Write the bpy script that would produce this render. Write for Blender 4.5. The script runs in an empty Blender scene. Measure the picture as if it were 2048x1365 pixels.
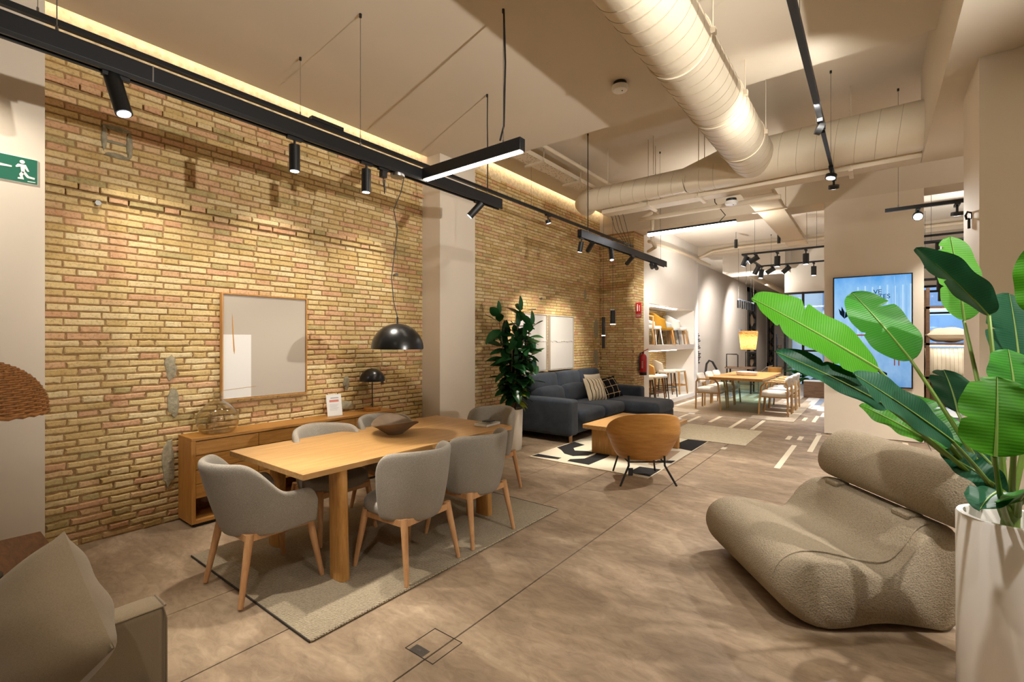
import bpy, bmesh, math, random
from mathutils import Vector, Matrix

PI = math.pi
RND = random.Random(11)
scene = bpy.context.scene
COL = scene.collection

# ------------------------------------------------------------------ camera, world, exposure
FPX = 946.6                                   # focal length in pixels of the 2048 px wide frame
YAW = math.atan(725 / 946.6)
cam_data = bpy.data.cameras.new('camera')
cam_data.sensor_width = 36.0
cam_data.lens = FPX / 2048 * 36
cam_data.shift_y = -1.5 / 2048
cam_data.clip_start = 0.05
cam_data.clip_end = 200
cam = bpy.data.objects.new('camera', cam_data)
COL.objects.link(cam)
cam.location = (0, 0, 1.52)
cam.rotation_euler = (PI / 2, 0, YAW)
scene.camera = cam

world = bpy.data.worlds.new('world')
scene.world = world
world.use_nodes = True
wb = world.node_tree.nodes['Background']
wb.inputs[0].default_value = (0.56, 0.74, 1.0, 1)
wb.inputs[1].default_value = 2.2

vs = scene.view_settings
vs.view_transform = 'Standard'
vs.look = 'None'
vs.gamma = 1.0
vs.exposure = 1.18
vs.use_curve_mapping = False
scene.cycles.caustics_reflective = False
scene.cycles.caustics_refractive = False

WARM = (1.0, 0.92, 0.80)
NEUT = (1.0, 0.96, 0.90)
SPOT_K = 0.55                                  # one dial for all the spotlights


def add_spot(loc, target, power, angle=50, blend=0.6, color=WARM, parent=None, radius=0.03):
    l = bpy.data.lights.new('spot_beam', 'SPOT')
    l.energy = power * SPOT_K
    l.spot_size = math.radians(angle)
    l.spot_blend = blend
    l.color = color
    l.shadow_soft_size = radius
    o = bpy.data.objects.new('spot_beam', l)
    COL.objects.link(o)
    o.location = loc
    dvec = Vector(target) - Vector(loc)
    o.rotation_euler = dvec.to_track_quat('-Z', 'Y').to_euler()
    return o


# ------------------------------------------------------------------ materials
def lin(h):
    h = h.lstrip('#')
    out = []
    for i in (0, 2, 4):
        c = int(h[i:i + 2], 16) / 255
        out.append(c / 12.92 if c <= 0.04045 else ((c + 0.055) / 1.055) ** 2.4)
    return (*out, 1.0)


class NT:
    def __init__(s, name):
        s.m = bpy.data.materials.new(name)
        s.m.use_nodes = True
        s.t = s.m.node_tree
        s.n = s.t.nodes
        s.b = s.n['Principled BSDF']
        s.out = s.n['Material Output']

    def new(s, typ, **kw):
        nd = s.n.new(typ)
        for k, v in kw.items():
            setattr(nd, k, v)
        return nd

    def link(s, a, b):
        s.t.links.new(a, b)

    def coord(s, scale=(1, 1, 1), kind='Object', rot=(0, 0, 0)):
        tc = s.new('ShaderNodeTexCoord')
        mp = s.new('ShaderNodeMapping')
        mp.inputs['Scale'].default_value = scale
        mp.inputs['Rotation'].default_value = rot
        s.link(tc.outputs[kind], mp.inputs[0])
        return mp.outputs[0]

    def noise(s, vec, scale=5, detail=4, rough=0.55, dist=0):
        nd = s.new('ShaderNodeTexNoise')
        nd.inputs['Scale'].default_value = scale
        nd.inputs['Detail'].default_value = detail
        nd.inputs['Roughness'].default_value = rough
        nd.inputs['Distortion'].default_value = dist
        s.link(vec, nd.inputs['Vector'])
        return nd.outputs[0]

    def ramp(s, fac, stops, interp='LINEAR'):
        r = s.new('ShaderNodeValToRGB')
        r.color_ramp.interpolation = interp
        el = r.color_ramp.elements
        while len(el) < len(stops):
            el.new(0.5)
        for e, (p, c) in zip(el, stops):
            e.position = p
            e.color = lin(c) if isinstance(c, str) else c
        s.link(fac, r.inputs[0])
        return r.outputs[0]

    def mix(s, fac, a, b, mode='MIX'):
        nd = s.new('ShaderNodeMix', data_type='RGBA', blend_type=mode)
        for sock, v in ((nd.inputs[0], fac), (nd.inputs[6], a), (nd.inputs[7], b)):
            if isinstance(v, (int, float)):
                sock.default_value = v
            elif isinstance(v, (tuple, str)):
                sock.default_value = lin(v) if isinstance(v, str) else v
            else:
                s.link(v, sock)
        return nd.outputs[2]

    def math(s, op, a, b=0.0):
        nd = s.new('ShaderNodeMath', operation=op)
        for sock, v in ((nd.inputs[0], a), (nd.inputs[1], b)):
            if isinstance(v, (int, float)):
                sock.default_value = v
            else:
                s.link(v, sock)
        return nd.outputs[0]

    def bump(s, h, strength=0.3, dist=0.01):
        b = s.new('ShaderNodeBump')
        b.inputs['Strength'].default_value = strength
        b.inputs['Distance'].default_value = dist
        s.link(h, b.inputs['Height'])
        s.link(b.outputs[0], s.b.inputs['Normal'])

    def base(s, c, rough=0.6, metal=0.0, spec=0.5):
        if isinstance(c, str):
            s.b.inputs['Base Color'].default_value = lin(c)
        else:
            s.link(c, s.b.inputs['Base Color'])
        s.b.inputs['Roughness'].default_value = rough
        s.b.inputs['Metallic'].default_value = metal
        s.b.inputs['Specular IOR Level'].default_value = spec
        return s.m


def plain(name, c, rough=0.6, metal=0.0, var=0.0, vscale=4, bump=0.0, bscale=120, bdist=0.002, spec=0.5):
    k = NT(name)
    if var or bump:
        v = k.coord()
    if var:
        f = k.noise(v, vscale, 5)
        g = k.ramp(f, [(0.3, (1 - var, 1 - var, 1 - var, 1)), (0.7, (1 + var * 0.3,) * 3 + (1,))])
        cc = k.mix(1.0, c, g, 'MULTIPLY')
    else:
        cc = c
    if bump:
        k.bump(k.noise(v, bscale, 3), bump, bdist)
    return k.base(cc, rough, metal, spec)


def wood(name, dark, light, scale=(1, 1, 1), rough=0.45, freq=7.0, contrast=(0.35, 0.7)):
    """grain stretched along the axis with the small scale"""
    k = NT(name)
    v = k.coord(scale)
    n1 = k.noise(v, freq, 6, 0.6, 0.6)
    n2 = k.noise(v, freq * 6, 3, 0.6)
    f = k.math('ADD', k.math('MULTIPLY', n1, 0.75), k.math('MULTIPLY', n2, 0.25))
    c = k.ramp(f, [(contrast[0], dark), (contrast[1], light)])
    k.bump(n2, 0.08, 0.002)
    return k.base(c, rough)


def fabric(name, c1, c2, scale=260, rough=0.95, bump=0.35, var=0.08, dist=0.0015):
    k = NT(name)
    v = k.coord()
    n = k.noise(k.coord((1, 1, 3)), scale, 3, 0.7)
    n2 = k.noise(v, 5, 3)
    c = k.ramp(n, [(0.3, c1), (0.7, c2)])
    g = k.ramp(n2, [(0.3, (1 - var,) * 3 + (1,)), (0.7, (1, 1, 1, 1))])
    k.bump(n, bump, dist)
    m = k.base(k.mix(1.0, c, g, 'MULTIPLY'), rough, 0, 0.15)
    k.b.inputs['Sheen Weight'].default_value = 0.15
    return m


def emit(name, c, strength):
    k = NT(name)
    k.b.inputs['Base Color'].default_value = lin(c) if isinstance(c, str) else c
    k.b.inputs['Emission Color'].default_value = lin(c) if isinstance(c, str) else c
    k.b.inputs['Emission Strength'].default_value = strength
    return k.m


def glass_thin(name, tint=(1, 1, 1, 1), refl=1.0):
    k = NT(name)
    tr = k.new('ShaderNodeBsdfTransparent')
    tr.inputs[0].default_value = tint
    gl = k.new('ShaderNodeBsdfGlossy')
    gl.inputs['Roughness'].default_value = 0.03
    lw = k.new('ShaderNodeLayerWeight')
    lw.inputs[0].default_value = 0.5
    fr = k.math('ADD', k.math('MULTIPLY', k.math('POWER', lw.outputs['Facing'], 4.0), 0.55), 0.035)
    mx = k.new('ShaderNodeMixShader')
    k.link(k.math('MULTIPLY', fr, refl), mx.inputs[0])
    k.link(tr.outputs[0], mx.inputs[1])
    k.link(gl.outputs[0], mx.inputs[2])
    k.link(mx.outputs[0], k.out.inputs[0])
    return k.m


def brick_mat():
    k = NT('old_brick')
    oi = k.new('ShaderNodeObjectInfo')
    ge = k.new('ShaderNodeNewGeometry')
    r = k.math('FRACT', k.math('ADD', oi.outputs['Random'], ge.outputs['Random Per Island']))
    c = k.ramp(r, [(0.0, '#cdb077'), (0.16, '#d8bf88'), (0.32, '#c4a568'), (0.46, '#dfc999'), (0.58, '#d0b47c'),
                   (0.64, '#d3ae84'), (0.72, '#d0a07c'), (0.82, '#cb9574'), (0.89, '#a79763'), (0.94, '#e0cda0'),
                   (1.0, '#bd9a68')], 'CONSTANT')
    tc = k.new('ShaderNodeTexCoord')
    ps = ge.outputs['Position']
    n1 = k.noise(ps, 9, 5, 0.6)
    n2 = k.noise(ps, 55, 4, 0.65)
    c = k.mix(0.32, c, k.ramp(n1, [(0.3, '#b3945f'), (0.5, '#dac594'), (0.75, '#e2c49a')]), 'MIX')
    c2 = k.mix(1.0, c, k.ramp(n2, [(0.28, (0.62, 0.6, 0.55, 1)), (0.5, (1, 1, 1, 1))]), 'MULTIPLY')
    # the wall's foot is stained by damp, a band with its own ragged edge
    sp = k.new('ShaderNodeSeparateXYZ')
    k.link(ps, sp.inputs[0])
    zz = k.math('ADD', sp.outputs[2], k.math('MULTIPLY', k.noise(ps, 2.2, 4), 0.8))
    st = k.ramp(zz, [(0.35, (0.58, 0.52, 0.43, 1)), (0.85, (1, 1, 1, 1))])
    c3 = k.mix(1.0, c2, st, 'MULTIPLY')
    k.bump(k.math('ADD', n1, n2), 0.55, 0.006)
    return k.base(c3, 0.93, 0, 0.2)


def mortar_mat():
    k = NT('lime_mortar')
    ge = k.new('ShaderNodeNewGeometry')
    n = k.noise(ge.outputs['Position'], 30, 5, 0.7)
    c = k.ramp(n, [(0.3, '#8a6a45'), (0.7, '#b09166')])
    k.bump(n, 0.6, 0.01)
    return k.base(c, 0.95, 0, 0.2)


def concrete_mat():
    k = NT('polished_concrete')
    ge = k.new('ShaderNodeNewGeometry')
    mp = k.new('ShaderNodeMapping')
    mp.inputs['Rotation'].default_value = (0, 0, 0.5)
    mp.inputs['Scale'].default_value = (1, 2.2, 1)
    k.link(ge.outputs['Position'], mp.inputs[0])
    v = mp.outputs[0]
    n1 = k.noise(v, 1.3, 7, 0.62, 0.8)
    n2 = k.noise(v, 6.5, 6, 0.7, 1.2)
    n3 = k.noise(ge.outputs['Position'], 90, 3, 0.6)
    c = k.ramp(n1, [(0.3, '#7d6b57'), (0.5, '#958069'), (0.68, '#b09b82')])
    c = k.mix(1.0, c, k.ramp(n2, [(0.3, (0.74, 0.72, 0.69, 1)), (0.55, (1, 1, 1, 1)), (0.72, (1.15, 1.14, 1.1, 1))]), 'MULTIPLY')
    oi = k.new('ShaderNodeObjectInfo')
    c = k.mix(1.0, c, k.ramp(oi.outputs['Random'], [(0, (0.94, 0.94, 0.94, 1)), (1, (1.04, 1.04, 1.04, 1))]), 'MULTIPLY')
    k.bump(k.math('ADD', n2, k.math('MULTIPLY', n3, 0.3)), 0.12, 0.004)
    m = k.base(c, 0.5, 0, 0.4)
    k.link(k.ramp(n2, [(0.3, (0.62,) * 3 + (1,)), (0.7, (0.42,) * 3 + (1,))]), k.b.inputs['Roughness'])
    return m


def weave_mat(name, c1, c2, freq=120, rot=0.0, bump=0.8, dist=0.004, mid=None):
    k = NT(name)
    v = k.coord(rot=(0, 0, rot))
    w = k.new('ShaderNodeTexWave', wave_type='BANDS', bands_direction='X')
    w.inputs['Scale'].default_value = freq
    w.inputs['Distortion'].default_value = 3.0
    w.inputs['Detail'].default_value = 2
    w.inputs['Detail Scale'].default_value = 3
    k.link(v, w.inputs['Vector'])
    n = k.noise(v, freq * 2.2, 3, 0.7)
    f = k.math('ADD', k.math('MULTIPLY', w.outputs[1], 0.5), k.math('MULTIPLY', n, 0.5))
    c = k.ramp(f, [(0.25, c1), (0.7, c2)])
    k.bump(f, bump, dist)
    return k.base(c, 0.97, 0, 0.1)


def boucle_mat():
    k = NT('taupe_boucle')
    v = k.coord()
    vo = k.new('ShaderNodeTexVoronoi', feature='SMOOTH_F1')
    vo.inputs['Scale'].default_value = 140
    k.link(k.noise(v, 60, 2), vo.inputs['Vector'])
    k.link(v, vo.inputs['Vector'])
    n = k.noise(v, 220, 4, 0.7)
    f = k.math('ADD', vo.outputs[0], k.math('MULTIPLY', n, 0.7))
    c = k.ramp(f, [(0.2, '#776b5a'), (0.8, '#a3957f')])
    k.bump(f, 0.75, 0.006)
    return k.base(c, 1.0, 0, 0.05)


def holes_mat(name, c, hole, scale=30):
    """painted steel tray: small punched slots"""
    k = NT(name)
    v = k.coord((1, 1, 1))
    br = k.new('ShaderNodeTexVoronoi', feature='F1')
    br.inputs['Scale'].default_value = scale
    br.inputs['Randomness'].default_value = 0.35
    k.link(v, br.inputs['Vector'])
    f = k.math('LESS_THAN', br.outputs[0], 0.27)
    return k.base(k.mix(f, c, hole), 0.6)


def leaf_mat(name, c1, c2, rib='#9fbf4a', gloss=0.35, trans=0.25, veins=True):
    k = NT(name)
    v = k.coord()
    w = k.new('ShaderNodeTexWave', wave_type='BANDS', bands_direction='Y')
    w.inputs['Scale'].default_value = 28
    w.inputs['Distortion'].default_value = 1.2
    k.link(v, w.inputs['Vector'])
    n = k.noise(v, 6, 3)
    c = k.mix(k.math('MULTIPLY', w.outputs[1], 0.55), c1, c2)
    c = k.mix(k.math('MULTIPLY', n, 0.35), c, c2)
    if veins:
        k.bump(w.outputs[1], 0.12, 0.003)
    m = k.base(c, gloss, 0, 0.25)
    tr = k.new('ShaderNodeBsdfTranslucent')
    k.link(c, tr.inputs[0])
    mx = k.new('ShaderNodeMixShader')
    mx.inputs[0].default_value = trans
    k.link(k.b.outputs[0], mx.inputs[1])
    k.link(tr.outputs[0], mx.inputs[2])
    k.link(mx.outputs[0], k.out.inputs[0])
    return m


M = {}
M['brick'] = brick_mat()
M['mortar'] = mortar_mat()
M['cement'] = plain('cement_patch', '#a39a80', 0.95, var=0.3, vscale=30, bump=0.8, bscale=40, bdist=0.01)
M['floor'] = concrete_mat()
M['joint'] = plain('joint_fill', '#2b221b', 0.9)
M['wall'] = plain('wall_paint', '#ded2c0', 0.85, var=0.04, vscale=1.2, spec=0.2)
M['wall_white'] = plain('wall_white_paint', '#ebe6df', 0.85, var=0.03, vscale=1.2, spec=0.2)
M['wall_grey'] = plain('wall_grey_paint', '#bfb5ab', 0.85, var=0.04, vscale=1.2, spec=0.2)
M['ceil'] = plain('ceiling_paint', '#d5c9b6', 0.9, var=0.05, vscale=0.9, spec=0.15)
M['ceil_far'] = plain('far_ceiling_paint', '#e2dace', 0.9, var=0.04, vscale=0.9, spec=0.15)
M['duct'] = plain('duct_paint', '#d8cbb3', 0.5, var=0.06, vscale=3, bump=0.25, bscale=14, bdist=0.01)
M['seam'] = plain('duct_seam', '#a6957a', 0.7)
M['pipe'] = plain('pipe_paint', '#d8c9b0', 0.55)
M['tray'] = holes_mat('tray_paint', '#d5c6ad', '#4a3c2c')
M['osb'] = plain('rough_board', '#d8c8a6', 0.9, var=0.35, vscale=22, bump=0.7, bscale=30, bdist=0.01)
M['black'] = plain('black_powder_coat', '#131313', 0.45, var=0.1)
M['black_beam'] = plain('black_aluminium', '#1d1e20', 0.42, metal=0.3)
M['black_gloss'] = plain('black_satin', '#101010', 0.28)
M['steel'] = plain('brushed_steel', '#9a9a98', 0.35, metal=1.0)
M['wire'] = plain('steel_wire', '#6a655c', 0.5, metal=0.6)
M['oak_y'] = wood('oak_along_y', '#a9783f', '#cf9f60', (6, 0.7, 6))
M['oak_top'] = wood('oak_top', '#a67c48', '#c59b63', (7, 0.6, 7), 0.4, 5)
M['oak_z'] = wood('oak_upright', '#a67438', '#cc9a58', (7, 7, 0.7))
M['oak_side'] = wood('sideboard_oak', '#9c6a2e', '#c08a45', (7, 0.8, 7))
M['oak_side_z'] = wood('sideboard_end_oak', '#9c6a2e', '#bf8942', (7, 7, 0.7))
M['beech'] = wood('beech', '#bb8a5c', '#d3a678', (9, 9, 1.0), 0.45, 5)
M['walnut'] = wood('dark_teak', '#5d3a1c', '#8a5a2c', (1.2, 7, 7), 0.5)
M['plywood'] = wood('oak_veneer', '#b07a38', '#cf9a55', (1.5, 1.5, 12), 0.4, 3.5)
M['ash'] = wood('pale_ash', '#b08650', '#d2ab74', (7, 7, 1), 0.5)
M['shelf_wood'] = wood('brown_shelf_wood', '#5b4330', '#7d6047', (1, 7, 7), 0.5)
M['grey_fab'] = fabric('grey_linen', '#736c62', '#b3ab9e', 210, bump=0.5)
M['navy'] = fabric('charcoal_blue_velour', '#353b44', '#4a525e', 90, bump=0.15, var=0.3)
M['khaki'] = fabric('khaki_linen', '#75664f', '#8b7a62', 300, bump=0.2, var=0.10)
M['boucle'] = boucle_mat()
M['cream_fab'] = fabric('cream_cotton', '#d6cab4', '#e8ddc8', 260)
M['white_fab'] = fabric('white_boucle', '#d9d3c9', '#ece7de', 200)
M['beige_fab'] = fabric('beige_linen', '#b9a78f', '#cdbca5', 240)
M['black_fab'] = fabric('black_cotton', '#15151a', '#24242a', 260)
M['mustard'] = fabric('mustard_wool', '#8f661a', '#ad8028', 240)
M['bluegrey'] = fabric('pale_blue_fabric', '#b3bec6', '#cfd7db', 240)
M['rug'] = weave_mat('jute_rug', '#6f6353', '#b5a78f', 34, 0.6)
M['rug_cream'] = weave_mat('cream_wool_rug', '#cfc4ad', '#e6dcc6', 50, 0.0, 0.4, 0.002)
M['rug_black'] = weave_mat('black_wool', '#232223', '#3a3838', 70, 0.3, 0.4, 0.002)
M['rug_tan'] = weave_mat('tan_wool', '#a58c72', '#b9a187', 70, 0.3, 0.4, 0.002)
M['runner'] = weave_mat('striped_runner', '#a99a7f', '#d9cdb3', 9, PI / 2, 0.3, 0.002)
M['rug_far'] = weave_mat('far_rug_weave', '#a2917c', '#c6b7a2', 14, PI / 2, 0.3, 0.002)
M['rug_edge'] = plain('rug_binding', '#3a332b', 0.9)
M['white_pot'] = plain('white_planter', '#e6e1da', 0.55, bump=0.05, bscale=60)
M['soil'] = plain('potting_soil', '#3a2e22', 1.0, bump=0.8, bscale=60, bdist=0.01)
M['white'] = plain('white_lacquer', '#ecebe8', 0.5)
M['paper'] = plain('white_paper', '#dedcd8', 0.7)
M['canvas'] = plain('canvas', '#b5ab9d', 0.9, bump=0.15, bscale=300)
M['canvas_white'] = plain('white_plaster_panel', '#bfbbb5', 0.9, bump=0.1, bscale=80)
M['cane'] = plain('wicker_cane', '#a06a34', 0.5, var=0.4, vscale=60, bump=0.6, bscale=70, bdist=0.004)
M['rattan'] = plain('pale_rattan', '#c59c66', 0.6, var=0.35, vscale=40, bump=0.5, bscale=60, bdist=0.004)
M['bowl'] = plain('brown_stoneware', '#6e5a45', 0.6, var=0.25, vscale=12)
M['red'] = plain('fire_red', '#b0151a', 0.35)
M['green_sign'] = plain('sign_green', '#00634a', 0.5)
M['sign_white'] = plain('sign_white', '#eef0e4', 0.5)
M['orange'] = plain('ochre_paint', '#b9822f', 0.7)
M['coral'] = plain('coral_print', '#c97a68', 0.7)
M['ink'] = plain('grey_ink', '#8f9296', 0.7)
M['text'] = plain('black_print', '#1a1b1f', 0.6)
M['acrylic'] = glass_thin('acrylic', (0.93, 0.95, 0.94, 1))
M['pane'] = glass_thin('window_pane', (0.86, 0.93, 0.97, 1))
M['tableglass'] = glass_thin('table_glass', (0.86, 0.95, 0.92, 1), 1.3)
M['vase'] = glass_thin('bubble_glass', (0.96, 0.94, 0.88, 1), 2.4)
M['led'] = emit('led_white', '#fff3e0', 9)
M['led_cool'] = emit('led_cool', '#f6f8ff', 10)
M['led_warm'] = emit('led_warm', '#ffdca8', 12)
M['led_cove'] = emit('led_cove', '#ffe8c8', 9)
M['lens'] = emit('spot_lens', '#eaf4ff', 5)
M['lens_bright'] = emit('spot_lens_bright', '#ffffff', 90)
M['leaf_dark'] = leaf_mat('rubber_leaf', '#1c4422', '#2f5f33', gloss=0.25, trans=0.05, veins=False)
M['leaf_yellow'] = leaf_mat('rubber_leaf_yellow', '#6f7a1c', '#8d9a2c', gloss=0.3, trans=0.1, veins=False)
M['leaf_a'] = leaf_mat('banana_leaf_bright', '#2c660d', '#478617', gloss=0.42)
M['leaf_b'] = leaf_mat('banana_leaf_mid', '#256419', '#3c8028', gloss=0.42)
M['leaf_c'] = leaf_mat('banana_leaf_deep', '#123f2a', '#1c5033', gloss=0.48, trans=0.12)
M['leaf_d'] = leaf_mat('banana_leaf_pale', '#3d7722', '#579036', gloss=0.42)
M['stalk'] = plain('leaf_stalk', '#6f8a3c', 0.45, var=0.2, vscale=10)
M['bark'] = plain('rubber_stem', '#8a6a4a', 0.8, var=0.3, vscale=20)
M['street'] = plain('street_grey', '#8fa3b8', 0.8, var=0.4, vscale=0.6)
M['carpet_a'] = plain('carpet_grey', '#8d8a8c', 0.95, var=0.1, vscale=30)
M['carpet_b'] = plain('carpet_white', '#d8d2ca', 0.95, var=0.08, vscale=30)
M['carpet_c'] = plain('carpet_beige', '#b7a692', 0.95, var=0.1, vscale=30)
M['carpet_d'] = plain('carpet_blue_grey', '#8790a0', 0.95, var=0.1, vscale=30)
M['inlay'] = plain('cream_inlay', '#ddd0b6', 0.6, var=0.06, vscale=10)


# ------------------------------------------------------------------ mesh helpers
class MB:
    def __init__(s):
        s.v, s.f = [], []

    def add(s, vs_, fs):
        o = len(s.v)
        s.v += [tuple(p) for p in vs_]
        s.f += [[i + o for i in q] for q in fs]
        return s

    def box(s, x0, x1, y0, y1, z0, z1):
        return s.add([(x0, y0, z0), (x1, y0, z0), (x1, y1, z0), (x0, y1, z0), (x0, y0, z1), (x1, y0, z1), (x1, y1, z1), (x0, y1, z1)],
                     [(0, 3, 2, 1), (4, 5, 6, 7), (0, 1, 5, 4), (1, 2, 6, 5), (2, 3, 7, 6), (3, 0, 4, 7)])

    def obox(s, c, size, rot=None):
        hx, hy, hz = (q / 2 for q in size)
        pts = [Vector((sx * hx, sy * hy, sz * hz)) for sz in (-1, 1) for sx, sy in ((-1, -1), (1, -1), (1, 1), (-1, 1))]
        if rot is not None:
            pts = [rot @ p for p in pts]
        c = Vector(c)
        return s.add([p + c for p in pts], [(0, 3, 2, 1), (4, 5, 6, 7), (0, 1, 5, 4), (1, 2, 6, 5), (2, 3, 7, 6), (3, 0, 4, 7)])

    def tube(s, pts, r, n=8, caps=True, closed=False):
        pts = [Vector(p) for p in pts]
        m = len(pts)
        rr = r if isinstance(r, (list, tuple)) else [r] * m
        base = len(s.v)
        up = None
        for i, p in enumerate(pts):
            if closed:
                t = (pts[(i + 1) % m] - pts[i - 1]).normalized()
            else:
                t = (pts[min(i + 1, m - 1)] - pts[max(i - 1, 0)]).normalized()
            if up is None:
                up = Vector((0, 0, 1)) if abs(t.z) < 0.9 else Vector((1, 0, 0))
            a = t.cross(up)
            if a.length < 1e-6:
                a = t.orthogonal()
            a.normalize()
            b = a.cross(t).normalized()
            up = b
            for k in range(n):
                an = 2 * PI * k / n
                s.v.append(tuple(p + (a * math.cos(an) + b * math.sin(an)) * rr[i]))
        for i in range(m if closed else m - 1):
            j = (i + 1) % m
            for k in range(n):
                s.f.append([base + i * n + k, base + i * n + (k + 1) % n, base + j * n + (k + 1) % n, base + j * n + k])
        if caps and not closed:
            s.f.append([base + k for k in reversed(range(n))])
            s.f.append([base + (m - 1) * n + k for k in range(n)])
        return s

    def cyl(s, p, q, r0, r1=None, n=16, caps=True):
        return s.tube([p, q], [r0, r0 if r1 is None else r1], n, caps)

    def lathe(s, prof, c=(0, 0, 0), n=32, wob=None):
        base = len(s.v)
        for i, (r, z) in enumerate(prof):
            for k in range(n):
                a = 2 * PI * k / n
                rr = r * (wob(a, i) if wob else 1)
                s.v.append((c[0] + rr * math.cos(a), c[1] + rr * math.sin(a), c[2] + z))
        for i in range(len(prof) - 1):
            for k in range(n):
                s.f.append([base + i * n + k, base + i * n + (k + 1) % n, base + (i + 1) * n + (k + 1) % n, base + (i + 1) * n + k])
        if prof[0][0] > 0:
            pass
        return s

    def disc(s, c, r, n=32, flip=False):
        base = len(s.v)
        s.v += [(c[0] + r * math.cos(2 * PI * k / n), c[1] + r * math.sin(2 * PI * k / n), c[2]) for k in range(n)]
        idx = [base + k for k in range(n)]
        s.f.append(idx[::-1] if flip else idx)
        return s

    def prism(s, pts, vec):
        """closed solid from a planar polygon swept by vec"""
        vec = Vector(vec)
        a = [Vector(p) for p in pts]
        n = len(a)
        fs = [list(range(n))[::-1], list(range(n, 2 * n))]
        fs += [[i, (i + 1) % n, n + (i + 1) % n, n + i] for i in range(n)]
        return s.add(a + [p + vec for p in a], fs)

    def grid(s, fn, nu, nv, closed_u=False):
        base = len(s.v)
        for j in range(nv + 1):
            for i in range(nu + (0 if closed_u else 1)):
                s.v.append(tuple(fn(i / nu, j / nv)))
        w = nu if closed_u else nu + 1
        for j in range(nv):
            for i in range(nu):
                i2 = (i + 1) % w
                s.f.append([base + j * w + i, base + j * w + i2, base + (j + 1) * w + i2, base + (j + 1) * w + i])
        return s

    def mesh(s, name, fix=True):
        me = bpy.data.meshes.new(name)
        me.from_pydata(s.v, [], s.f)
        if fix:
            bm = bmesh.new()
            bm.from_mesh(me)
            bmesh.ops.recalc_face_normals(bm, faces=bm.faces)
            bm.to_mesh(me)
            bm.free()
        me.update()
        return me

    def build(s, name, mat, parent=None, smooth=False, bevel=0.0, seg=2, sub=0, solid=0.0, fix=True, angle=0.7):
        me = s.mesh(name, fix)
        return finish(name, me, mat, parent, smooth, bevel, seg, sub, solid, angle)


def finish(name, me, mat, parent=None, smooth=False, bevel=0.0, seg=2, sub=0, solid=0.0, angle=0.7):
    o = bpy.data.objects.new(name, me)
    COL.objects.link(o)
    if mat is not None:
        me.materials.append(M[mat] if isinstance(mat, str) else mat)
    if parent is not None:
        o.parent = parent
    if smooth or bevel or sub:
        me.polygons.foreach_set('use_smooth', [True] * len(me.polygons))
        if not sub:
            me.set_sharp_from_angle(angle=angle if not bevel else 0.9)
    if solid:
        md = o.modifiers.new('thickness', 'SOLIDIFY')
        md.thickness = solid
        md.offset = 0
    if bevel:
        md = o.modifiers.new('edges', 'BEVEL')
        md.width = bevel
        md.segments = seg
        md.limit_method = 'ANGLE'
        md.harden_normals = False
    if sub:
        md = o.modifiers.new('smooth', 'SUBSURF')
        md.levels = sub
        md.render_levels = sub
    return o


def rbox_mesh(name, size, r, seg=4, c=(0, 0, 0), puff=0.0, rot=None):
    """rounded, slightly puffed block"""
    bm = bmesh.new()
    bmesh.ops.create_cube(bm, size=1.0)
    for v in bm.verts:
        v.co = Vector((v.co.x * size[0], v.co.y * size[1], v.co.z * size[2]))
    bmesh.ops.bevel(bm, geom=list(bm.edges), offset=r, segments=seg, profile=0.5, affect='EDGES')
    if puff:
        bmesh.ops.subdivide_edges(bm, edges=[e for e in bm.edges if e.calc_length() > max(size) * 0.25], cuts=5, use_grid_fill=True)
        for v in bm.verts:
            fx, fy = 1 - (2 * v.co.x / size[0]) ** 2, 1 - (2 * v.co.y / size[1]) ** 2
            fz = 1 - (2 * v.co.z / size[2]) ** 2
            a, b, g = max(fx, 0), max(fy, 0), max(fz, 0)
            v.co.z += math.copysign(puff * a * b, v.co.z) * (abs(v.co.z) > size[2] * 0.3)
            v.co.x += math.copysign(puff * 0.5 * b * g, v.co.x) * (abs(v.co.x) > size[0] * 0.4)
            v.co.y += math.copysign(puff * 0.5 * a * g, v.co.y) * (abs(v.co.y) > size[1] * 0.4)
    mtx = Matrix.Translation(c)
    if rot is not None:
        mtx = mtx @ rot.to_4x4()
    bm.transform(mtx)
    me = bpy.data.meshes.new(name)
    bm.to_mesh(me)
    bm.free()
    return me


def rbox(name, mat, parent, size, c, r=0.02, seg=4, puff=0.0, rot=None):
    me = rbox_mesh(name, size, r, seg, c, puff, rot)
    o = finish(name, me, mat, parent, smooth=True, angle=3.0)
    return o


def pillow_mb(w, h, t, n=14, pinch=0.07):
    mb = MB()

    def side(sg):
        def fn(a, b):
            u, v = 2 * a - 1, 2 * b - 1
            z = t / 2 * ((1 - abs(u) ** 2.6) ** 0.55 if abs(u) < 1 else 0) * ((1 - abs(v) ** 2.6) ** 0.55 if abs(v) < 1 else 0)
            x = w / 2 * u * (1 - pinch * (1 - v * v))
            y = h / 2 * v * (1 - pinch * (1 - u * u))
            z += 0.008 * math.sin(7 * u + 3 * v) * (1 - u * u) * (1 - v * v)
            return (x, y, sg * z)
        return fn
    mb.grid(side(1), n, n)
    mb.grid(side(-1), n, n)
    return mb


def RX(a): return Matrix.Rotation(a, 3, 'X')
def RY(a): return Matrix.Rotation(a, 3, 'Y')
def RZ(a): return Matrix.Rotation(a, 3, 'Z')


def thing(name, label, cat, loc=(0, 0, 0), rotz=0.0, group=None):
    o = bpy.data.objects.new(name, None)
    COL.objects.link(o)
    o.empty_display_size = 0.1
    o.location = loc
    o.rotation_euler = (0, 0, rotz)
    return tag(o, label, cat, group)


def tag(o, label=None, cat=None, group=None, kind=None):
    if label: o['label'] = label
    if cat: o['category'] = cat
    if group: o['group'] = group
    if kind: o['kind'] = kind
    return o


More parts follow.
